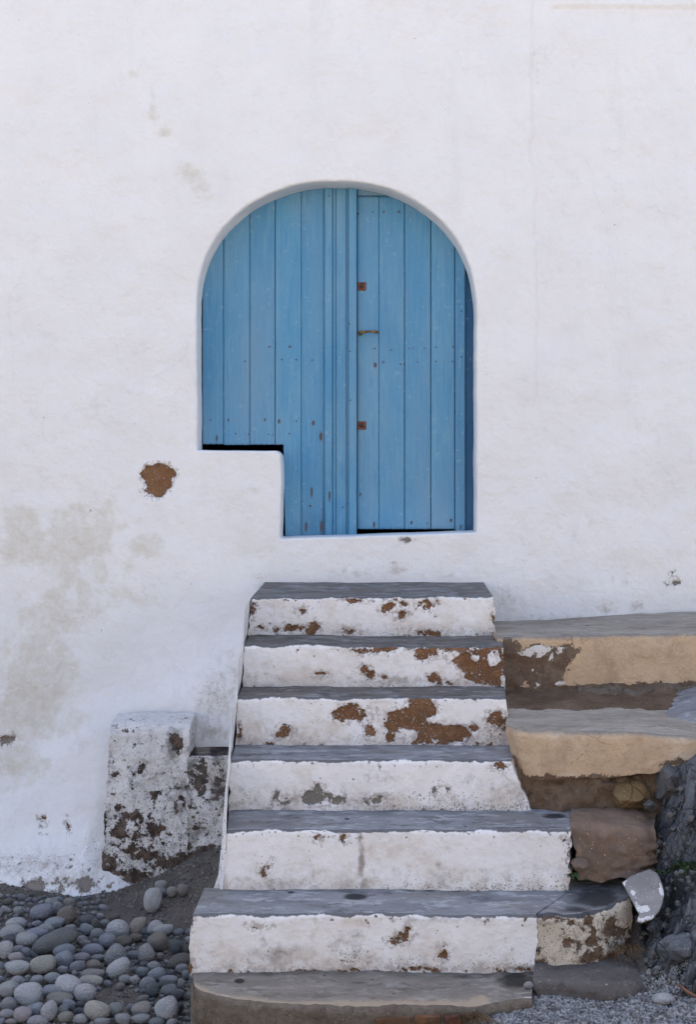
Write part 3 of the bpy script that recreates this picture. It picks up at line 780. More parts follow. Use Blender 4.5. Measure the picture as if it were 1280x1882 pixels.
stairs = thing('staircase', 'white masonry steps with grey treads and brown flaking paint below the blue door', 'staircase', (X(680, 4.9), -1.1, 0))
ZF = [5.70, 5.395, 5.145, 4.882, 4.615, 4.36, 4.08]
HT = [.547, .7026, .862, 1.037, 1.211, 1.406, 1.585]
ZT = [EYE-h for h in HT]
ext = [  # left foot/top/back, right foot/top/back in photo pixels
 ((456, 462, 486), (914, 908, 890)), ((446, 448, 457), (930, 926, 916)), ((432, 437, 446), (937, 932, 930)),
 ((420, 424, 432), (978, 942, 950)), ((409, 416, 420), (1045, 1051, 1062)), ((347, 352, 372), (986, 986, 1052)), ((338, 342, 350), (985, 985, 985))]
RB = [
 [(466, 1125, 5, 11), (553, 1120, 9, 6), (576, 1155, 12, 11), (538, 1157, 14, 6), (510, 1158, 9, 5), (487, 1156, 7, 4), (647, 1103, 14, 5), (719, 1113, 16, 7), (743, 1111, 5, 5), (739, 1130, 9, 5), (794, 1112, 9, 7), (781, 1111, 6, 2), (646, 1161, 8, 3), (781, 1162, 11, 5), (800, 1164, 9, 4), (905, 1140, 3, 8)],
 [(706, 1193, 38, 6), (780, 1203, 17, 11), (798, 1198, 13, 8), (838, 1192, 32, 6), (855, 1212, 22, 12), (872, 1222, 26, 15), (896, 1200, 28, 11), (905, 1230, 22, 26), (921, 1215, 5, 36), (877, 1243, 17, 8), (912, 1252, 13, 10), (669, 1231, 8, 5), (682, 1242, 7, 7), (705, 1246, 5, 4), (798, 1250, 9, 10), (822, 1255, 11, 5), (590, 1240, 9, 4)],
 [(643, 1312, 30, 14, -10), (655, 1319, 22, 9), (632, 1318, 20, 6), (648, 1300, 10, 10), (678, 1346, 10, 10), (522, 1346, 12, 9), (513, 1351, 8, 5), (776, 1302, 24, 20), (764, 1288, 12, 10), (745, 1320, 34, 20), (724, 1334, 14, 15), (719, 1358, 8, 9), (765, 1338, 22, 14), (782, 1356, 28, 13), (815, 1348, 42, 19), (842, 1344, 20, 13), (874, 1340, 8, 7), (918, 1321, 16, 12), (930, 1332, 8, 14), (437, 1342, 3, 10)],
 [(582, 1466, 32, 10), (586, 1452, 10, 8), (560, 1468, 10, 11), (612, 1472, 14, 5), (615, 1470, 9, 6), (692, 1472, 16, 6), (506, 1468, 4, 7), (802, 1452, 5, 6), (816, 1448, 4, 4), (923, 1406, 12, 5), (530, 1470, 6, 3)],
 [(632, 1541, 6, 4), (584, 1542, 4, 2), (486, 1600, 7, 2.5, -45), (492, 1596, 3, 2), (1042, 1545, 4, 3), (1050, 1560, 3, 12)],
 [(740, 1722, 12, 9), (752, 1718, 8, 12), (728, 1728, 8, 5), (814, 1752, 7, 9), (477, 1704, 8, 3), (352, 1693, 5, 8), (600, 1786, 44, 3), (770, 1783, 30, 4), (962, 1785, 30, 3), (350, 1776, 4, 8)],
 []]
HOLES = {1: [(873, 1208, 7, 7), (906, 1211, 12, 11), (750, 1200, 20, 5)], 2: [(747, 1344, 14, 7), (758, 1350, 8, 8), (800, 1362, 7, 6)]}
def riser_att(i):
    def f(px, py, m):
        y0, y1 = [(1098, 1170), (1186, 1265), (1281, 1370), (1398, 1490), (1527, 1638), (1682, 1788), (1855, 1930)][i]
        t = (py-y0)/(y1-y0)
        peel = field(px, py, RB[i])*m
        hole = field(px, py, HOLES.get(i, []))*m
        speck = .22 + .42*sstep(.55, 1.0, t)*(.4 + .6*sstep(500, 900, px)) + .1*fbm(px*.01, py*.02, 0*px, 1, 2, i)
        dirt = .24*sstep(.4, 1, t) + .14 + .12*fbm(px*.006, py*.02, 0*px, 1, 3, 60+i)
        stain = .24 + .24*sstep(.3, 1, t) + .2*fbm(px*.012, py*.02, 0*px, 1, 3, 70+i)
        mot = .22*sstep(.25, .0, t)*(t >= 0) + .26*sstep(.86, 1.0, t) + .10
        ug = np.zeros(px.shape)
        if i == 1: dirt = np.maximum(dirt, soft(px, py, [(740, 1250, 60, 12, .7), (590, 1240, 20, 14, .6), (700, 1235, 60, 6, .4)]))
        if i == 2: speck = np.maximum(speck, .75*soft(px, py, [(905, 1345, 30, 25, 1), (790, 1300, 60, 14, .8)]))
        if i == 3:
            ug = np.where(px < 900, 1., 0); dirt = np.maximum(dirt, soft(px, py, [(930, 1450, 50, 40, .5), (700, 1430, 40, 20, .45), (860, 1430, 40, 20, .4), (600, 1460, 120, 20, .35)]))
            speck = np.maximum(speck, soft(px, py, [(800, 1465, 200, 20, .62), (450, 1455, 40, 30, .55), (960, 1470, 20, 30, .6)]))
        if i == 4:
            dirt = np.maximum(dirt, soft(px, py, [(665, 1580, 7, 50, 1.0), (662, 1540, 6, 16, .9), (668, 1622, 8, 14, .9), (812, 1590, 16, 10, .6), (640, 1550, 6, 6, .5), (490, 1600, 20, 30, .3), (560, 1610, 120, 14, .3)]))
            speck = np.maximum(speck, soft(px, py, [(600, 1538, 60, 6, .7), (1000, 1610, 60, 16, .6), (830, 1612, 60, 12, .5)]))
        if i == 5:
            dirt = np.maximum(dirt, soft(px, py, [(510, 1755, 60, 26, .75), (485, 1740, 20, 30, .5), (640, 1740, 60, 40, .5), (700, 1765, 80, 20, .5), (590, 1690, 50, 10, .4), (830, 1690, 160, 10, .5), (460, 1770, 10, 8, .8), (930, 1720, 30, 20, .4)]))
            speck = np.maximum(speck, soft(px, py, [(650, 1760, 70, 30, .68), (760, 1765, 60, 20, .6), (900, 1770, 70, 16, .5)]))
            ug = np.where((px > 620) & (px < 700) & (py < 1715), .0, 0)
            peel = np.maximum(peel, -1)
        if i == 5: stain = np.maximum(stain, soft(px, py, [(658, 1697, 34, 16, 1.), (745, 1720, 30, 20, .7)]))
        if i == 6: mot = np.full(px.shape, 1.)
        return dict(peel=peel, hole=hole, speck=speck, dirt=dirt, stain=stain, mottle=mot, ugrey=ug)
    return f
def tread_att(i):
    def f(px, py, m):
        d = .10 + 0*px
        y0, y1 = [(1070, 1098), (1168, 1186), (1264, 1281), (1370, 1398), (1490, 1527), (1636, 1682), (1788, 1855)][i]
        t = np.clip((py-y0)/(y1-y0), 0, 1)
        d = np.maximum(d, .45*sstep(.25, 0, t))  # tread colour darkens towards its back edge
        st = 0*px
        if i == 5: d = np.maximum(d, soft(px, py, [(654, 1648, 32, 9, .95), (535, 1640, 10, 3, .9), (840, 1637, 14, 3, .9), (790, 1637, 20, 3, .7), (700, 1660, 300, 10, .3)]))
        if i == 4: d = np.maximum(d, soft(px, py, [(638, 1505, 8, 3, .9), (700, 1510, 90, 12, .45), (1020, 1500, 30, 8, .9)]))
        if i == 6:
            d = np.maximum(d, soft(px, py, [(440, 1803, 12, 7, 1.0), (660, 1806, 25, 4, .6), (950, 1800, 60, 30, .8), (860, 1795, 60, 8, .6), (760, 1820, 60, 14, .4)]))
            yf = np.interp(px, [338, 400, 520, 640, 860, 920], [1815, 1842, 1853, 1857, 1853, 1835])
            st = 1.25*np.exp(-((py - yf + 4)/14)**2) * sstep(920, 880, px)
        return dict(dirt=d, stain=st)
    return f
for i in range(7):
    Z = ZF[i]; zb_ = (ZT[i+1] - .012) if i < 6 else -.05
    l, r_ = ext[i]
    yb = (ZF[i-1] - D + .015) if i else .004
    Zb = (ZF[i-1] if i else D)
    xl = (X(l[0], Z), X(l[1], Z), X(l[2], Zb)); xr = (X(r_[0], Z), X(r_[1], Z), X(r_[2], Zb))
    mats = [M['riser'], (M['tread_wide'] if i in (3, 4, 5) else M['tread'])]
    if i in (1, 2): mats[1] = M['tread_dark']
    kw = {}
    if i == 0: kw = dict(zback=EYE-.529)
    zf = Z
    if i == 6:
        mats = [M['rubble'], M['tread_tan']]
        kw = dict(rough=.010, rad=.02)
        zf = lambda x: np.interp(x, [X(338, 4.2), X(360, 4.15), X(420, 4.1), X(520, 4.08), X(650, 4.06), X(860, 4.08), X(920, 4.16), X(990, 4.28)], [4.27, 4.20, 4.13, 4.09, 4.06, 4.075, 4.11, 4.15])
    if i == 5: kw = dict(rag=.008, right_cap=False)
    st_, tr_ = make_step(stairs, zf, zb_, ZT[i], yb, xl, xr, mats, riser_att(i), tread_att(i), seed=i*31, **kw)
# the flank of the flight: a battered plaster skin from the tread ends down to the ground
b = MB()
rowsG = []
path = [(5.72, X(459, 5.72), ZT[0]-.01), (5.40, X(448, 5.40), ZT[0]-.03), (5.39, X(447.5, 5.39), ZT[1]-.01), (5.15, X(438, 5.15), ZT[1]-.03), (5.14, X(437, 5.14), ZT[2]-.01), (4.89, X(425, 4.89), ZT[2]-.03), (4.88, X(424.5, 4.88), ZT[3]-.01), (4.62, X(417, 4.62), ZT[3]-.03), (4.612, X(416.5, 4.612), ZT[4]-.01), (4.40, X(409, 4.6), ZT[4]-.03)]
pz = np.array([p[0] for p in path]); pxx = np.array([p[1] for p in path]); pt = np.array([p[2] for p in path])
zs = np.linspace(6.22, 4.612, 150)
for k, Zq in enumerate(zs):
    top = np.interp(-Zq, -pz, pt); xt = np.interp(-Zq, -pz, pxx)
    bot = .0
    n2 = 70; tq = np.linspace(0, 1, n2)
    z = top + (bot-top)*tq
    fl = .075*(top-z) + .05*sstep(.32, .02, z)
    x = xt - .0 - fl + .006*fbm(np.full(n2, Zq), z, 0*z, 7, 3, 77)
    rowsG.append(np.stack([x, np.full(n2, Zq-D), z], -1))
G = np.array(rowsG)
# turn the front corner so the skin meets the risers
pyg = YH + (EYE-G[..., 2])*F/(G[..., 1]+D)
b.grid(G, dict(speck=.25 + .3*sstep(1250, 1600, pyg), dirt=.12 + .3*sstep(1560, 1640, pyg), edge=-1.), flip=False)
# front return between skin foot and risers
ret = G[-1].copy(); ret[:, 0] = np.maximum(ret[:, 0] + .004, X(409, 4.615) + .010)
b.grid(np.stack([G[-1], ret], 1) + np.array([0, .006, 0]), dict(speck=.3, dirt=.15))
b.build('flank', M['riser'], stairs)

# bricks laid bare at the foot of the lowest step
def block(name, lo, hi, mat, parent=None, rotz=0, jit=.004, seed=0, n=5):
    lo, hi = np.array(lo), np.array(hi); c0 = (lo+hi)/2; h0 = (hi-lo)/2
    b = MB(); u = np.linspace(-1, 1, n)
    U, V_ = np.meshgrid(u, u)
    for ax in range(3):
        for sg in (-1, 1):
            P = np.zeros(U.shape+(3,)); P[..., ax] = sg; P[..., (ax+1) % 3] = U; P[..., (ax+2) % 3] = V_
            r_ = np.linalg.norm(P, axis=-1, keepdims=True); Pq = P*(1-.06*(np.abs(P)**3).sum(-1, keepdims=True)+.06)
            w = Pq*h0
            w = w + jit*np.stack([fbm(w[..., 0]+seed, w[..., 1], w[..., 2], 25, 3, 1), fbm(w[..., 0]+seed, w[..., 1], w[..., 2], 25, 3, 2), fbm(w[..., 0]+seed, w[..., 1], w[..., 2], 25, 3, 3)], -1)
            ca, sa = math.cos(rotz), math.sin(rotz)
            w = np.stack([w[..., 0]*ca - w[..., 1]*sa, w[..., 0]*sa + w[..., 1]*ca, w[..., 2]], -1) + c0
            b.grid(w, flip=(sg < 0))
    o = b.build(name, mat, parent); return o
for k, (p0, p1, q0, q1, dz_, m_) in enumerate([(690, 755, 1863, 1878, 0, 'brick'), (758, 812, 1861, 1877, .6, 'brick'), (816, 858, 1860, 1876, .2, 'brick_red')]):
    Zb = 4.056 + .006*dz_
    block('brick', (X(p0, Zb), Zb-D, H(q1+9, Zb)), (X(p1, Zb), Zb-D+.07, H(q0+8, Zb)), M[m_], stairs, 0, .009, k)

# right-hand end of the wide step, flaking cream plaster, bending away
def ext_att(px, py, m):
    peel = field(px, py, [(1078, 1692, 12, 14), (1128, 1705, 16, 20), (1140, 1715, 12, 12), (1015, 1683, 18, 8), (1046, 1696, 10, 6), (1040, 1735, 8, 9), (1060, 1735, 5, 8), (1150, 1715, 12, 8), (995, 1765, 12, 8), (1080, 1760, 14, 8), (1120, 1762, 22, 10), (1085, 1735, 10, 10), (1160, 1735, 6, 20)])*m
    hole = field(px, py, [(1151, 1676, 12, 12), (1147, 1695, 12, 10)])*m
    return dict(peel=peel, hole=hole, mottle=.30 + .35*soft(px, py, [(1100, 1740, 40, 40, 1)]), dirt=.15, stain=.3, speck=.5, ugrey=0*px)
def ext_tatt(px, py, m): return dict(dirt=.10 + .75*soft(px, py, [(1100, 1650, 70, 30, 1), (1060, 1672, 60, 12, .8)]), stain=0*px)
zfe = lambda x: np.interp(x, [X(985, 4.36), X(1060, 4.36), X(1120, 4.42), X(1165, 4.5)], [4.368, 4.366, 4.42, 4.53])
o_, _t = make_step(stairs, zfe, lambda x: ZT[6]-.01 + .02*sstep(.5, .8, x), ZT[5]-.001, 4.80-D, (X(986, 4.36), X(987, 4.36), X(1046, 4.80)), (X(1163, 4.5), X(1166, 4.5), X(1160, 4.80)), [M['mottled'], M['tread_wide']], ext_att, ext_tatt, seed=333, rough=.007, rad=.018, rag=.01)
o_['label'] = 'flaking cream end of the second lowest step'

# ------------------------------------------------------------------ mouldy plinth with the low shelf beside it
plinth = thing('plinth', 'mouldy whitewashed plinth in the corner between wall and stair flank', 'plinth', (X(270, 5.9), -.3, 0))
def slab_block(name, parent, px0, px1, ytop_px, Z, zbot, mat, attf, yback=.02, seed=0, topslope=.0, rad=.02, tread=None, tname='cap'):
    zt = H(ytop_px, Z)
    return make_step(parent, lambda x: Z + .014*fbm(x, 0*x, 0*x, 4, 3, seed), zbot, zt, yback, (X(px0[0], Z), X(px0[1], Z), X(px0[1], Z)-.0), (X(px1[0], Z), X(px1[1], Z), X(px1[1], Z)), [mat, tread or mat], attf, attf, seed=seed, rad=rad, rough=.007, rag=.012, names=(name, tname), zback=zt+topslope, depth_cap=.35, step=.008)
def pl_att(px, py, m):
    t = np.clip((py-1330)/300, 0, 1)
    peel = field(px, py, [(263, 1412, 7, 8), (208, 1418, 5, 6), (245, 1424, 5, 3), (241, 1437, 5, 3), (198, 1400, 5, 14), (325, 1365, 10, 14)])*m
    peel = np.maximum(peel, (py-1628)*m)
    mot = soft(px, py, [(222, 1522, 24, 30, 1.05), (283, 1525, 26, 18, 1.1), (245, 1500, 60, 14, .8), (240, 1562, 26, 10, 1.1), (270, 1572, 40, 14, 1.05), (300, 1585, 40, 20, 1.0), (188, 1530, 8, 60, 1.1), (200, 1600, 24, 40, 1.1), (250, 1610, 50, 20, 1.05), (210, 1485, 24, 12, .85), (285, 1462, 16, 20, .8), (330, 1590, 30, 34, 1.1), (325, 1370, 16, 26, .8), (330, 1470, 24, 60, .55), (265, 1540, 90, 70, .55)])
    return dict(peel=peel, mottle=np.maximum(.25 + .2*t, mot), speck=.38 + .3*t, dirt=np.maximum(.22 + .25*t, soft(px, py, [(318, 1370, 20, 40, .95), (330, 1470, 30, 90, .7)])), stain=.2, ugrey=0*px + .0, edge=-1.)
slab_block('pier', plinth, (183, 201), (346, 345), 1330, 5.88, -.06, M['plinth'], pl_att, yback=-.12, seed=501, topslope=.01, rad=.055)
def sh_att(px, py, m):
    t = np.clip((py-1390)/200, 0, 1)
    peel = (py-1570+10*fbm(px*.05, py*0, 0*px, 1, 2, 4))*m
    mot = soft(px, py, [(368, 1430, 22, 50, .95), (400, 1450, 20, 40, .8), (360, 1510, 16, 30, .7), (405, 1410, 14, 20, .7), (385, 1565, 70, 20, 1.0)])
    return dict(peel=peel, mottle=np.maximum(.35, mot), speck=.5, dirt=.55 + .6*fbm(px*.01, py*.01, 0*px, 4, 3, 8), stain=.3, ugrey=np.where(py < 1530, .35, .1), edge=-1.)
slab_block('shelf', plinth, (338, 338), (432, 432), 1389, 5.886, -.06, M['plinth'], sh_att, yback=-.10, seed=601, rad=.012, tread=M['tread_dark'], tname='shelf_top')

# ------------------------------------------------------------------ ochre ledges beside the flight
led1 = thing('ledge', 'upper ochre rendered ledge running along the foot of the house wall', 'ledge', (1.2, -.3, .9))
def l1_att(px, py, m):
    peel = field(px, py, [(985, 1222, 62, 36), (940, 1225, 30, 50), (1040, 1200, 18, 20), (1000, 1252, 40, 18), (1068, 1191, 4, 5)])*m
    hole = field(px, py, [(985, 1195, 26, 6), (970, 1199, 14, 4), (989, 1204, 6, 4), (1028, 1200, 6, 3), (1032, 1257, 10, 5), (980, 1232, 3, 4), (1025, 1192, 14, 2), (990, 1240, 2, 2), (989, 1263, 3, 3), (1015, 1208, 3, 5)])*m
    peel = np.maximum(peel, (py - np.interp(px, [920, 1060, 1280], [1262, 1266, 1254]) + 7*fbm(px*.03, 0*px, 0*px, 1, 3, 8))*m)
    hole = np.maximum(hole, soft(px, py, [(1120, 1268, 90, 10, .02)]) - .018)
    return dict(peel=peel, hole=hole)
make_step(led1, lambda x: 5.52 + .01*fbm(x, 0*x, 0*x, 2, 2, 4), lambda x: H(1276, 5.52) + .03*sstep(.75, 1.25, x) + .012*fbm(x, 0*x, 0*x, 7, 3, 9), lambda x: H(1172, 5.52) + .012*sstep(.5, 1.3, x), .006,
          (X(916, 5.52), X(914, 5.52), X(890, D)), (2.8, 2.8, 2.8), [M['ochre'], M['ledge_top']], l1_att, lambda px, py, m: dict(dirt=.12 + .4*soft(px, py, [(1080, 1150, 8, 3, 1)])), zback=lambda x: EYE - .700 + .040*sstep(.5, 1.5, x) + .004*fbm(x, 0*x, 0*x, 8, 3, 5), seed=701, rad=.015, step=.009, rough=.004, depth_cap=.3, names=('ledge_face', 'ledge_top'))
# dirt bed under it
def sheet(name, parent, x0, x1, prof, mat, amp, sc, seed, st=.01):
    """prof: list of (Z, height) from top to bottom"""
    xs = np.arange(x0, x1, st); P = np.array(prof); d = np.r_[0, np.cumsum(np.hypot(*np.diff(P, axis=0).T))]
    t = np.arange(0, d[-1], st); zz = np.interp(t, d, P[:, 0]); hh = np.interp(t, d, P[:, 1])
    Xg, Tg = np.meshgrid(xs, t); Yg = np.interp(Tg, t, zz) - D; Zg = np.interp(Tg, t, hh)
    n = amp*(fbm(Xg, Yg, Zg, sc, 5, seed, .6) + .5*np.abs(fbm(Xg, Yg, Zg, sc*2.5, 3, seed+3)))
    b = MB(); b.grid(np.stack([Xg, Yg - n, Zg + n*.6], -1)[::-1]); return b.build(name, mat, parent, attrs=True)
sheet('dirt_bed', led1, X(925, 5.4), 2.8, [(5.56, H(1250, 5.5)), (5.50, H(1272, 5.5)), (5.40, EYE-.905), (5.20, EYE-.945)], M['earth'], .022, 9, 811)
sheet('mortar_bed', led1, X(1062, 5.5), 2.8, [(5.56, H(1254, 5.5)), (5.505, H(1262, 5.5)), (5.465, H(1278, 5.48)), (5.42, EYE-.93)], M['rubble'], .040, 13, 831, .008)
led2 = thing('ledge', 'lower ochre rendered ledge tapering towards the rocky bank', 'ledge', (1.1, -1.2, .7))
zf2 = lambda x: np.interp(x, [X(936, 4.9), X(948, 4.9), X(975, 4.9), X(1280, 4.9), 2.5], [5.0, 4.93, 4.885, 4.87, 4.9])
make_step(led2, zf2, lambda x: H(1432, 4.88) + np.interp(x, [X(960, 4.88), X(1080, 4.88), X(1180, 4.88), X(1280, 4.88), 2.5], [0.0, .005, .018, .075, .2]) + .010*fbm(x, 0*x, 0*x, 9, 3, 9),
          lambda x: H(1346, 4.88) - np.interp(x, [.3, .9, X(1180, 4.88), X(1280, 4.88), 2.5], [0, 0, .0, .016, .05]), 5.34-D,
          (X(952, 4.88), X(936, 4.88), X(938, 5.3)), (2.5, 2.5, 2.5), [M['ochre'], M['ledge_top']], lambda px, py, m: dict(peel=field(px, py, [(1170, 1440, 30, 8), (985, 1440, 20, 6)], )*m*0 + np.maximum(field(px, py, [(1170, 1436, 40, 8), (985, 1436, 24, 8), (1250, 1405, 30, 8)]), py - 1426 + 8*fbm(px*.04, 0*px, 0*px, 1, 3, 18))*m), lambda px, py, m: dict(dirt=.1), zback=EYE-.925, seed=751, rad=.026, step=.009, rough=.004, names=('ledge_face', 'ledge_top'))
sheet('rubble_footing', led2, X(955, 4.85), 2.2, [(4.93, H(1420, 4.88)), (4.905, H(1440, 4.88)), (4.90, H(1492, 4.86)), (4.86, H(1520, 4.86))], M['earth'], .055, 10, 821)

# ------------------------------------------------------------------ stones beside the steps
def icos(n):
    import bmesh
    bm = bmesh.new(); bmesh.ops.create_icosphere(bm, subdivisions=n, radius=1)
    V = np.array([v.co[:] for v in bm.verts]); Fc = [[v.index for v in f.verts] for f in bm.faces]; bm.free(); return V, Fc
ICO = {n: icos(n) for n in (1, 2, 3, 4, 5)}
def rock(name, px, py, Z, wpx, hpx, depth, mat, seed, label, rot=(0, 0, 0), planes=16, boxy=0., rough=.10, sub=5, cat='stone', peel=None, group=None):
    r_ = np.random.default_rng(seed)
    V, Fc = ICO[sub]; P = V.copy()
    if boxy: P = P/((np.abs(P)**(2+boxy*8)).sum(1, keepdims=True)**(1/(2+boxy*8)))
    for k in range(planes):
        n = r_.normal(size=3); n /= np.linalg.norm(n); d = r_.uniform(.66, .93)*(1+boxy*.25)
        s_ = P@n; P = P - np.maximum(0, s_-d)[:, None]*n[None]*.93
    P = P*(1 + rough*fbm(P[:, 0], P[:, 1], P[:, 2], 1.7, 4, seed) [:, None] + rough*.35*np.abs(fbm(P[:, 0], P[:, 1], P[:, 2], 6, 3, seed+4))[:, None])
    S = np.array([wpx*Z/F/2, depth/2, hpx*Z/F/2])
    P = P/np.abs(P).max(0)*S
    me_at = dict(peel=-1.)
    b = MB()
    if peel: me_at['peel'] = field(px + P[:, 0]*F/Z, py - P[:, 2]*F/Z, peel)*Z/F
    b.add(P, Fc, me_at); o = b.build(name, mat)
    o.location = (X(px, Z), Z-D, H(py, Z)); o.rotation_euler = rot
    return tag(o, label, cat, group)
blk = thing('stone_block', 'flat topped brown masonry block beside the white step', 'stone block', (X(1137, 4.7), 4.7-D, .4))
make_step(blk, lambda x: 4.625 + .03*fbm(x, 0*x, 0*x, 9, 3, 61) + .05*sstep(X(1190, 4.62), X(1216, 4.62), x), lambda x: H(1618, 4.62) + .018*fbm(x, 0*x, 0*x, 12, 3, 64), lambda x: EYE - 1.203 + .012*fbm(x, 0*x, 0*x, 10, 3, 66) - .02*sstep(X(1180, 4.62), X(1216, 4.62), x), 4.87-D,
          (X(1068, 4.62), X(1058, 4.62), X(1056, 4.87)), (X(1205, 4.62), X(1214, 4.62), X(1208, 4.87)), [M['brown_stone'], M['brown_stone']], seed=911, rad=.035, rough=.014, rag=.02, names=('block_face', 'block_top'))
rock('stone', 1066, 1589, 4.62, 34, 26, .09, M['brown_stone'], 8, 'small brown wedge stone between white step and large brown stone', planes=8, rough=.12, sub=4)
def prism(name, poly, Zf, thick, mat, label, cat, seed, amp=.006, peel=None):
    Pp = resample(np.array(poly, float), 90); c0 = Pp.mean(0); rings = []
    for k, (sc, back) in enumerate([(.98, 1.), (1., .5), (1., .16), (.985, .05), (.95, .012), (.88, 0), (.75, 0), (.6, 0), (.45, 0), (.3, 0), (.15, 0), (.01, 0)]):
        Q = c0 + (Pp-c0)*sc; Zq = Zf(Q[:, 0], Q[:, 1]) + back*thick
        rings.append(np.stack([X(Q[:, 0], Zq), Zq-D, H(Q[:, 1], Zq)], -1))
    G = np.array(rings); G = np.concatenate([G, G[:, :1]], 1)
    n = amp*(fbm(G[..., 0], G[..., 1], G[..., 2], 18, 4, seed) + .6*fbm(G[..., 0], G[..., 1], G[..., 2], 50, 3, seed+3))
    G[..., 1] += n; G[..., 2] += n*.5
    b = MB(); b.grid(G, dict(peel=field(XC + G[..., 0]*F/(G[..., 1]+D), YH + (EYE-G[..., 2])*F/(G[..., 1]+D), peel)*4.4/F if peel else -1.))
    return tag(b.build(name, mat), label, cat)
prism('stone', [(1144, 1622), (1160, 1610), (1196, 1597), (1210, 1606), (1219, 1625), (1222, 1644), (1219, 1660), (1213, 1676), (1200, 1690), (1180, 1698), (1172, 1694), (1176, 1682), (1160, 1652)], lambda px, py: 4.40 + (1698-py)*.0016 - (px-1180)*.0004, .11, M['pale_stone'],
      'pale grey tilted stone with white paint spots at the end of the cream step', 'stone', 77, peel=[(1181, 1666, 11, 8), (1186, 1692, 20, 6), (1217, 1636, 4, 12), (1152, 1622, 4, 4), (1168, 1645, 3, 6)])
slb = thing('stone_slab', 'dark flat slab on the gravel in front of the cream step end', 'stone slab', (X(1090, 4.25), 4.25-D, .15))
make_step(slb, lambda x: 4.225 + .025*fbm(x, 0*x, 0*x, 6, 3, 71) + .06*sstep(X(1150, 4.2), X(1208, 4.2), x), .02, lambda x: H(1806, 4.22) + .010*fbm(x, 0*x, 0*x, 8, 3, 74) - .03*sstep(X(1150, 4.2), X(1208, 4.2), x), 4.50-D,
          (X(976, 4.22), X(984, 4.22), X(992, 4.5)), (X(1212, 4.22), X(1204, 4.22), X(1180, 4.5)), [M['dark_slab'], M['dark_slab']], seed=931, rad=.03, rough=.012, rag=.02, names=('slab_face', 'slab_top'))
rock('rock', 1150, 1456, 4.94, 92, 66, .26, M['ochre_rock'], 22, 'cracked ochre rock under the lower ledge', (0, .1, 0), 22, .2, .12, cat='rock')
RK = [(1232, 1440, 4.93, 96, 84, .30, 31, 'cracked grey rock under the tapering end of the lower ledge'),
      (1196, 1480, 4.80, 26, 24, .10, 35, 'small rounded grey rock behind the squared brown block'),
      (1250, 1745, 4.36, 80, 64, .20, 59, 'blue grey broken rock at the foot of the rocky bank'),
      (1206, 1700, 4.50, 30, 28, .10, 71, 'little grey rock under the pale tilted stone')]
for (px, py, Z, w, h, dp, sd_, lb) in RK:
    rock('rock', px, py, Z, w, h, dp, M['bedrock'] if py > 1600 else M['grey_rock'], sd_, lb, (random.uniform(-.3, .3), random.uniform(-.3, .3), random.uniform(-.5, .5)), 18, .15, .16, cat='rock')
# bedrock of the bank: tilted, jointed beds with sharp breaks
def worley(x, y, sc, seed):
    x, y = x*sc, y*sc; xi, yi = np.floor(x).astype(np.int64), np.floor(y).astype(np.int64)
    d1 = np.full(x.shape, 9.); d2 = d1.copy(); idv = np.zeros(x.shape)
    for i in (-1, 0, 1):
        for j in (-1, 0, 1):
            cx, cy = xi+i, yi+j; zz = np.zeros_like(cx)
            d = np.hypot(cx + _hash(cx, cy, zz, seed) - x, cy + _hash(cx, cy, zz, seed+1) - y)
            nw = d < d1; d2 = np.where(nw, d1, np.minimum(d2, d)); idv = np.where(nw, _hash(cx, cy, zz, seed+2), idv); d1 = np.where(nw, d, d1)
    return d1, d2, idv
ux = np.arange(.80, 2.0, .008); uy = np.arange(-1.99, -1.02, .008)
BX, BY = np.meshgrid(ux, uy)
wxx = BX + .03*fbm(BX, BY, 0*BX, 7, 3, 91); wyy = BY + .03*fbm(BX, BY, 0*BX, 7, 3, 95)
ca, sa = math.cos(.9), math.sin(.9)
q1, q2 = (wxx*ca + wyy*sa)*.55, (-wxx*sa + wyy*ca)*1.25
d1, d2, idv = worley(q1, q2, 9, 3); e1, e2, ide = worley(q1*1.3, q2, 22, 13)
BZ = gz(BX, BY) + .075*(idv-.45) + .022*(ide-.5) - .03*np.exp(-((d2-d1)/.07)**2) - .012*np.exp(-((e2-e1)/.08)**2) + .012*fbm(BX, BY, 0*BX, 24, 4, 97)
BZ += .06*np.clip(q2*6 - np.floor(q2*6) - .5, -.5, .5)
BZ += .05*np.abs(fbm(BX, BY, 0*BX, 13, 3, 193))*sstep(-1.45, -1.6, BY)
BZ -= .11*sstep(.90, .80, BX) + .16*np.exp(-(((BX-.87)/.07)**2 + ((BY+1.62)/.10)**2)) + .14*np.exp(-(((BX-1.0)/.07)**2 + ((BY+1.62)/.06)**2))
BZ += .12*sstep(.98, 1.25, BX)*np.clip((BY+1.98)/.66, 0, 1)*sstep(-1.2, -1.3, BY)
BZ = np.minimum(BZ, .71 + .12*sstep(.98, 1.25, BX) + .02*fbm(BX, BY, 0*BX, 9, 3, 99))
b = MB(); b.grid(np.stack([BX, BY - .35*(BZ-gz(BX, BY)), BZ], -1)); bed = b.build('rocky_bank', M['bedrock'], smooth=False); bed['kind'] = 'structure'
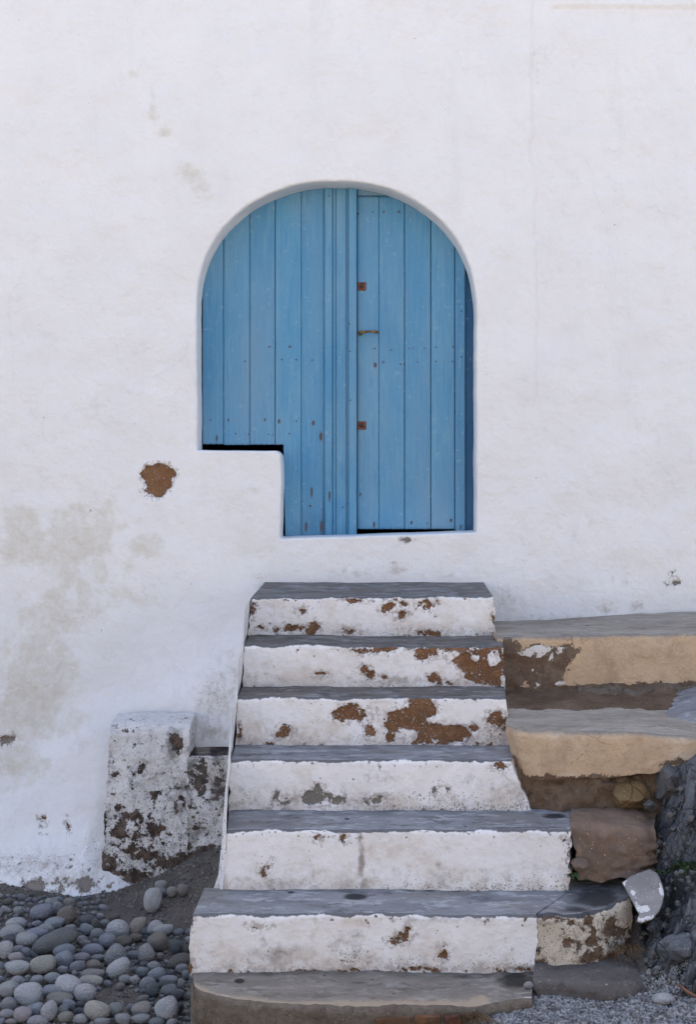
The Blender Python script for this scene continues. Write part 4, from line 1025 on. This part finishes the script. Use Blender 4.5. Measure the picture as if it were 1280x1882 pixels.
# sloping concrete apron beyond the lower ledge
ap = MB()
xs = np.arange(X(1150, 5.2), 2.6, .012); ts = np.linspace(0, 1, 40)
Xg, Tg = np.meshgrid(xs, ts)
Yg = (4.97-D) + Tg*.50 + .10*sstep(1.4, 1.0, Xg)*(1-Tg)
Zg = EYE - .935 + .012 - .05*sstep(.25, 0, Tg) + .055*Tg*sstep(X(1150, 5.2), 1.5, Xg) + .005*fbm(Xg, Yg, 0*Xg, 6, 3, 4) + .04*sstep(1.0, 1.6, Xg) - .03*sstep(1.25, X(1150, 5.2), Xg)
ap.grid(np.stack([Xg, Yg, Zg], -1))
tag(ap.build('concrete_apron', M['tread_wide']), 'smooth grey concrete patch sloping on top of the lower ledge', 'concrete patch')

# ------------------------------------------------------------------ pebbles
def pebble_mesh(k):
    r_ = np.random.default_rng(100+k); V, Fc = ICO[3]; P = V.copy()
    e = r_.uniform(2.0, 2.5); P = P/((np.abs(P)**e).sum(1, keepdims=True)**(1/e))
    P[:, 0] *= 1 + .16*P[:, 2]*r_.normal() ; P[:, 2] *= 1 + .18*P[:, 0]*r_.normal()
    P = P*(1 + .13*fbm(P[:, 0], P[:, 1], P[:, 2], .9, 3, 200+k)[:, None])
    for j in range(int(r_.integers(0, 5))):
        n = r_.normal(size=3); n /= np.linalg.norm(n); s_ = P@n; P = P - np.maximum(0, s_-r_.uniform(.75, .92))[:, None]*n*.75
    P = P/np.abs(P).max(0)
    b = MB(); b.add(P, Fc); o = b.build('pebble', M['pebble'], attrs=False); me = o.data; bpy.data.objects.remove(o); return me
PM = [pebble_mesh(k) for k in range(14)]
PC = dict(w=(.76, .755, .74), l=(.62, .62, .615), g=(.48, .49, .50), b=(.42, .445, .48), d=(.21, .22, .235), o=(.23, .235, .22), n=(.31, .27, .235), e=(.62, .58, .51), p=(.62, .545, .53), t=(.46, .43, .385))
PEB = [(895,303,98,135,8,'w',1),(945,212,68,50,0,'l'),(950,256,58,50,0,'g'),(1010,252,60,62,0,'e'),(1075,243,60,66,0,'t'),(108,362,60,50,0,'g'),(45,310,60,36,0,'n'),
(245,372,125,85,-15,'b'),(330,352,80,60,-45,'g'),(395,390,110,110,0,'n'),(408,320,70,60,0,'t'),(95,437,120,62,0,'l'),(68,490,145,80,-4,'l'),(205,500,150,60,-6,'b'),(155,535,120,75,0,'l'),(55,540,85,70,0,'d'),
(310,540,285,100,-22,'o',1),(30,592,85,105,0,'l'),(105,590,75,40,0,'g'),(95,640,95,60,5,'p'),(152,612,55,60,0,'b'),(320,435,120,60,-10,'b'),(410,465,65,36,0,'g'),(217,440,60,34,0,'b'),
(265,472,90,60,0,'l'),(475,535,70,45,0,'g'),(510,475,80,60,20,'b'),(510,420,100,60,0,'d'),(560,440,50,60,0,'n'),(670,405,65,50,0,'n'),(615,437,58,40,0,'g'),(690,470,135,95,0,'w'),(810,450,80,110,30,'e'),(912,460,95,72,-25,'w'),(962,475,110,60,-8,'w'),
(850,482,50,40,0,'b'),(925,545,115,100,0,'n'),(800,520,70,45,0,'n'),(630,540,95,75,-10,'b'),(570,500,80,60,0,'g'),(725,540,100,50,0,'n'),(540,590,130,60,-5,'b'),(500,560,70,50,0,'g'),(1035,575,70,85,0,'d'),(1055,660,140,80,-20,'o'),
(855,610,95,100,-15,'l'),(675,630,125,115,-30,'g'),(790,625,80,45,0,'b'),(375,610,120,90,0,'b'),(370,650,105,90,0,'b'),(250,680,140,90,-5,'e'),(100,700,145,78,3,'w'),(475,640,105,50,0,'g'),(455,690,90,60,-15,'b'),(545,685,90,60,-10,'t'),(575,640,90,35,0,'g'),(370,708,60,40,0,'g'),
(700,705,140,100,-38,'l'),(545,735,130,50,0,'t'),(535,780,130,62,2,'e'),(910,695,85,60,20,'g'),(835,722,72,55,0,'b'),(920,740,100,75,0,'b'),(1000,730,60,40,0,'d'),(1068,705,75,55,0,'g'),(310,760,105,60,0,'l'),(215,770,75,50,0,'l'),(400,810,150,110,10,'w'),(735,767,70,45,0,'l'),(793,770,55,50,0,'l'),
(870,790,95,70,0,'b'),(990,767,100,35,0,'g'),(980,795,110,40,0,'d'),(990,830,90,50,-10,'b'),(1065,795,40,60,0,'g'),(895,830,75,70,0,'d'),(1045,855,75,60,0,'d'),(500,850,118,100,0,'w'),(165,858,150,125,0,'w'),(50,825,120,90,0,'l'),(100,780,85,60,0,'l'),(48,913,90,75,0,'g'),(305,835,130,60,0,'b'),(350,880,150,55,0,'t'),(400,915,75,60,20,'b'),
(568,957,142,110,8,'e'),(680,945,85,75,0,'g'),(290,952,90,115,15,'l'),(205,945,100,75,0,'b'),(132,975,100,80,0,'p'),(40,970,90,50,0,'g'),(370,950,55,60,0,'b'),(385,990,85,60,-20,'t'),(220,1010,120,50,0,'g'),(830,945,110,80,-10,'t'),(980,940,128,120,-20,'w',1),(825,1000,110,50,0,'g'),(1055,935,50,60,0,'d'),(720,1000,90,60,15,'g'),
(470,1000,80,50,0,'l'),(920,1015,90,40,0,'b'),(770,935,50,50,0,'b'),(65,1015,70,30,0,'t'),(600,1015,90,40,0,'g'),(850,680,60,34,0,'o'),(940,630,40,40,0,'t'),(1090,740,40,50,0,'b'),(1090,590,40,50,0,'o'),(300,310,70,36,0,'l'),(345,300,50,36,0,'b')]
ULAB = {0: 'large white speckled egg-shaped pebble on the dirt slope under the plinth', 1: 'pale pebble perched behind the large speckled egg-shaped one', 2: 'small grey pebble touching the large speckled egg-shaped one', 3: 'round beige pebble, middle of the row on the dirt slope', 4: 'tan pebble nearest the stair flank on the dirt slope',
        5: 'lone grey pebble on bare soil at the foot of the skirt', 16: 'long dark olive grey stone lying across the pebble heap', 31: 'large white mottled pebble below the plinth corner', 32: 'upright beige oval pebble next to the white mottled one', 33: 'white pebble leaning on a flatter white one', 34: 'flat white oval pebble beside the brown stone',
        36: 'chunky brown stone below two white pebbles', 9: 'rough brown stone at the top of the pebble heap', 43: 'dark round pebble by the wide bottom step', 44: 'olive stone wedged against the wide bottom step', 45: 'pale squarish pebble in the middle of the heap', 46: 'big tilted grey pebble in the middle of the heap', 51: 'flat white pebble like a bean at the edge of the heap',
        50: 'rounded beige pebble next to the white bean-shaped one', 57: 'big pale grey pebble leaning below the tilted grey one', 59: 'oblong beige pebble behind the round white one', 67: 'jagged white pebble with a cracked face', 77: 'round white pebble near the bare patch of soil', 78: 'largest white pebble at the front of the heap', 85: 'smooth beige egg-shaped pebble by the bare soil', 95: 'angular white stone with a chipped face near the step corner', 89: 'pinkish pebble near the bottom edge', 19: 'pinkish pebble beside the white bean-shaped one'}
CLS = dict(w='white', l='pale grey', g='mid grey', b='bluish grey', d='dark grey', o='olive', n='brown', e='beige', p='pinkish', t='tan')
placed = []
def plabel(sz, cc, asp, ro, px, py):
    shp = ('tilted' if abs(ro) >= 15 else 'long flat' if asp > 1.9 else 'flattish' if asp > 1.5 else 'upright' if asp < .9 else 'rounded')
    where = ('at the foot of the wall skirt' if py < 1690 and px < 140 else 'below the plinth corner' if py < 1735 and 140 <= px < 230 else 'under the dirt slope' if py < 1735 and px >= 230 else
             'beside the wide bottom step' if px > 305 else 'around the bare patch of soil' if px > 165 and py > 1795 else 'in the front of the heap' if py > 1805 else 'on the outer side of the heap' if px < 75 else 'in the middle of the heap')
    return f'{sz} {shp} {CLS[cc]} pebble {where}'
def put_pebble(px, py, wpx, hpx, rot, col, label, lift=0., flatk=None, k=None):
    # meet the ground under the pebble
    Zs = np.linspace(4.2, 6.1, 500)
    over = (EYE - (py-YH)*Zs/F) - (gz(X(px, Zs), Zs-D) + hpx*Zs/F*.40 + lift)
    Z = float(Zs[np.argmax(over < 0)]) if (over < 0).any() else 1.78*F/(py-YH)
    x = X(px, Z); zc = EYE - (py-YH)*Z/F
    a, c_ = wpx*Z/F/2, hpx*Z/F/2
    o = link('pebble', PM[random.randrange(14) if k is None else k])
    o.location = (x, Z-D, zc); o.scale = (a, (a+c_)/2*random.uniform(.8, 1.05), c_)
    o.rotation_euler = (random.uniform(-.15, .15), math.radians(rot), random.uniform(-.2, .2))
    c0 = np.array(PC[col]); j = random.uniform(.86, 1.14); c0 = np.clip(c0*j + np.array([random.uniform(-.012, .012) for _ in range(3)]), .03, .7)
    o.color = (*c0, 1)
    tag(o, label, 'pebble', 'beach pebbles heaped in the corner beside the steps')
    placed.append((px, py, (wpx+hpx)/4, wpx, hpx))
    return o
for i, p in enumerate(PEB):
    cx, cy_, w, h, ro, cc = p[:6]
    sz = 'large ' if w*h > 9000 else ('small ' if w*h < 3600 else 'medium ')
    lb = ULAB.get(i) or plabel(sz.strip(), cc, w/h, ro, cx/3.2, 1560+cy_/3.2)
    put_pebble(cx/3.2, 1560+cy_/3.2, w/3.2*1.10, h/3.2*1.10, ro, cc, lb, lift=.006 + (.010 if len(p) > 6 and i > 5 else 0))
# smaller pebbles that fill the gaps of the heap
r_ = np.random.default_rng(5); cnt = 0
for tries in range(14000):
    if cnt >= 185: break
    px, py = r_.uniform(-6, 352), r_.uniform(1646, 1900)
    if py < 1690 and px > 190: continue
    if ((px-215)/45)**2 + ((py-1832)/18)**2 < 1: continue
    if ((px-330)/30)**2 + ((py-1690)/22)**2 < 1: continue
    s_ = r_.uniform(7, 20)
    if any(abs(px-q[0]) < (q[3]*.42 + s_*.42) and abs(py-q[1]) < (q[4]*.42 + s_*.36) for q in placed): continue
    cc = 'lllggbbbbdgtb'[r_.integers(0, 13)]
    w0, h0, a0 = s_*r_.uniform(1, 1.4), s_*r_.uniform(.7, 1), r_.uniform(-35, 35)
    put_pebble(px, py, w0, h0, a0, cc, plabel('tiny', cc, w0/h0, a0, px, py)); cnt += 1
# two pebbles on the other side of the steps
for (px, py, w, h, cc, Z, lb) in [(1220, 1835, 43, 19, 'w', 4.18, 'white oval pebble on the gravel in front of the boulders'), (972, 1810, 18, 12, 'l', 4.22, 'little pale pebble on the cement at the foot of the steps')]:
    o = link('pebble', PM[3]); o.location = (X(px, Z), Z-D, H(py, Z)); o.scale = (w*Z/F/2, w*Z/F/2.6, h*Z/F/2); o.color = (*PC[cc], 1)
    tag(o, lb, 'pebble')

# gravel: too fine to count
def gravel(name, n, area, smin, smax, mat, seed, label, mask=None):
    r_ = np.random.default_rng(seed); V, Fc = ICO[1]; nv_ = len(V)
    x = r_.uniform(area[0], area[1], n); y = r_.uniform(area[2], area[3], n)
    if mask is not None: k = mask(x, y); x, y = x[k], y[k]; n = len(x)
    s_ = smin + (smax-smin)*r_.random(n)**2.5
    S = s_[:, None]*r_.uniform(.6, 1.2, (n, 3))
    P = V[None]*S[:, None]*(1 + .25*r_.normal(size=(n, nv_, 1)).clip(-1, 1))
    P[..., 0] += x[:, None]; P[..., 1] += y[:, None]; P[..., 2] += (gz(x, y) + s_*.25)[:, None]
    fa = (np.array(Fc)[None] + (np.arange(n)*nv_)[:, None, None]).reshape(-1, 3)
    b = MB(); b.add(P.reshape(-1, 3), fa.tolist()); o = b.build(name, mat, smooth=False, attrs=False)
    o['kind'] = 'stuff'; o['label'] = label; return o
gravel('gravel', 15000, (.28, 1.25, -2.2, -1.86), .0015, .0075, M['grit'], 1, 'pale grey fine gravel in front of the dark slab')
gravel('grit', 9000, (-1.6, -.45, -1.85, -.2), .0012, .008, M['grit_dark'], 2, 'dark grit and small stones between the beach pebbles')
gravel('scree', 900, (.78, 1.4, -1.95, -1.42), .003, .016, M['scree'], 3, 'loose grey scree covering the rocky bank')

# dry roots, weeds and a twig
def tuft(name, px, py, Z, n, ln, mat, label, seed, spread=1., cat='plant', wd=.0016, down=.4):
    r_ = np.random.default_rng(seed); b = MB(); base = Vector((X(px, Z), Z-D, H(py, Z)))
    for k in range(n):
        a = r_.uniform(0, 2*math.pi); l = ln*r_.uniform(.45, 1); el = r_.uniform(.1, 1.2)
        d = Vector((math.cos(a)*math.cos(el)*spread, -abs(math.sin(a))*math.cos(el)*.8, math.sin(el)))
        o0 = base + Vector((r_.normal()*ln*.25, r_.normal()*ln*.12, 0)); pts_ = []
        for t in (0, .3, .6, 1): pts_.append(o0 + d*l*t + Vector((r_.normal()*.1*l*t, 0, -down*2*l*t*t)))
        w_ = Vector((wd, wd*.6, 0)); vs_ = []
        for t, p in zip((1, .9, .7, .15), pts_): vs_ += [tuple(p-w_*t), tuple(p+w_*t)]
        b.add(vs_, [(0, 1, 3, 2), (2, 3, 5, 4), (4, 5, 7, 6)])
    o = b.build(name, mat, attrs=False); return tag(o, label, cat)
tuft('dry_grass', 1152, 1742, 4.42, 90, .085, M['dry'], 'dry brown grass tuft hanging at the end of the cream step', 4)
tuft('dry_grass', 868, 1868, 4.05, 220, .06, M['dry'], 'dry brown roots and moss at the foot of the lowest step', 5, 1.6, wd=.0012)
tuft('weed', 1052, 1607, 4.56, 26, .028, M['leaf'], 'tiny green weed in the crack beside the white step', 6, wd=.004)
tuft('weed', 1213, 1602, 4.6, 20, .03, M['leaf'], 'small green weed behind the pale tilted stone', 7, wd=.004)
tuft('weed', 1200, 1806, 4.3, 30, .035, M['leaf'], 'low green weed by the white oval pebble', 8, wd=.004)
tuft('weed', 1262, 1590, 4.6, 70, .07, M['leaf'], 'dark green weed growing in the hollow of the bank', 9, wd=.004)
b = MB(); Zt = 4.2
V_, f_ = tube([(X(1246, Zt), Zt-D, H(1808, Zt)), (X(1262, Zt), Zt-D-.02, H(1818, Zt)), (X(1300, Zt), Zt-D-.05, H(1835, Zt))], [.004, .005, .004]); b.add(V_, f_)
tag(b.build('twig', M['twig'], attrs=False), 'orange brown twig lying on the ground by the boulders', 'twig')
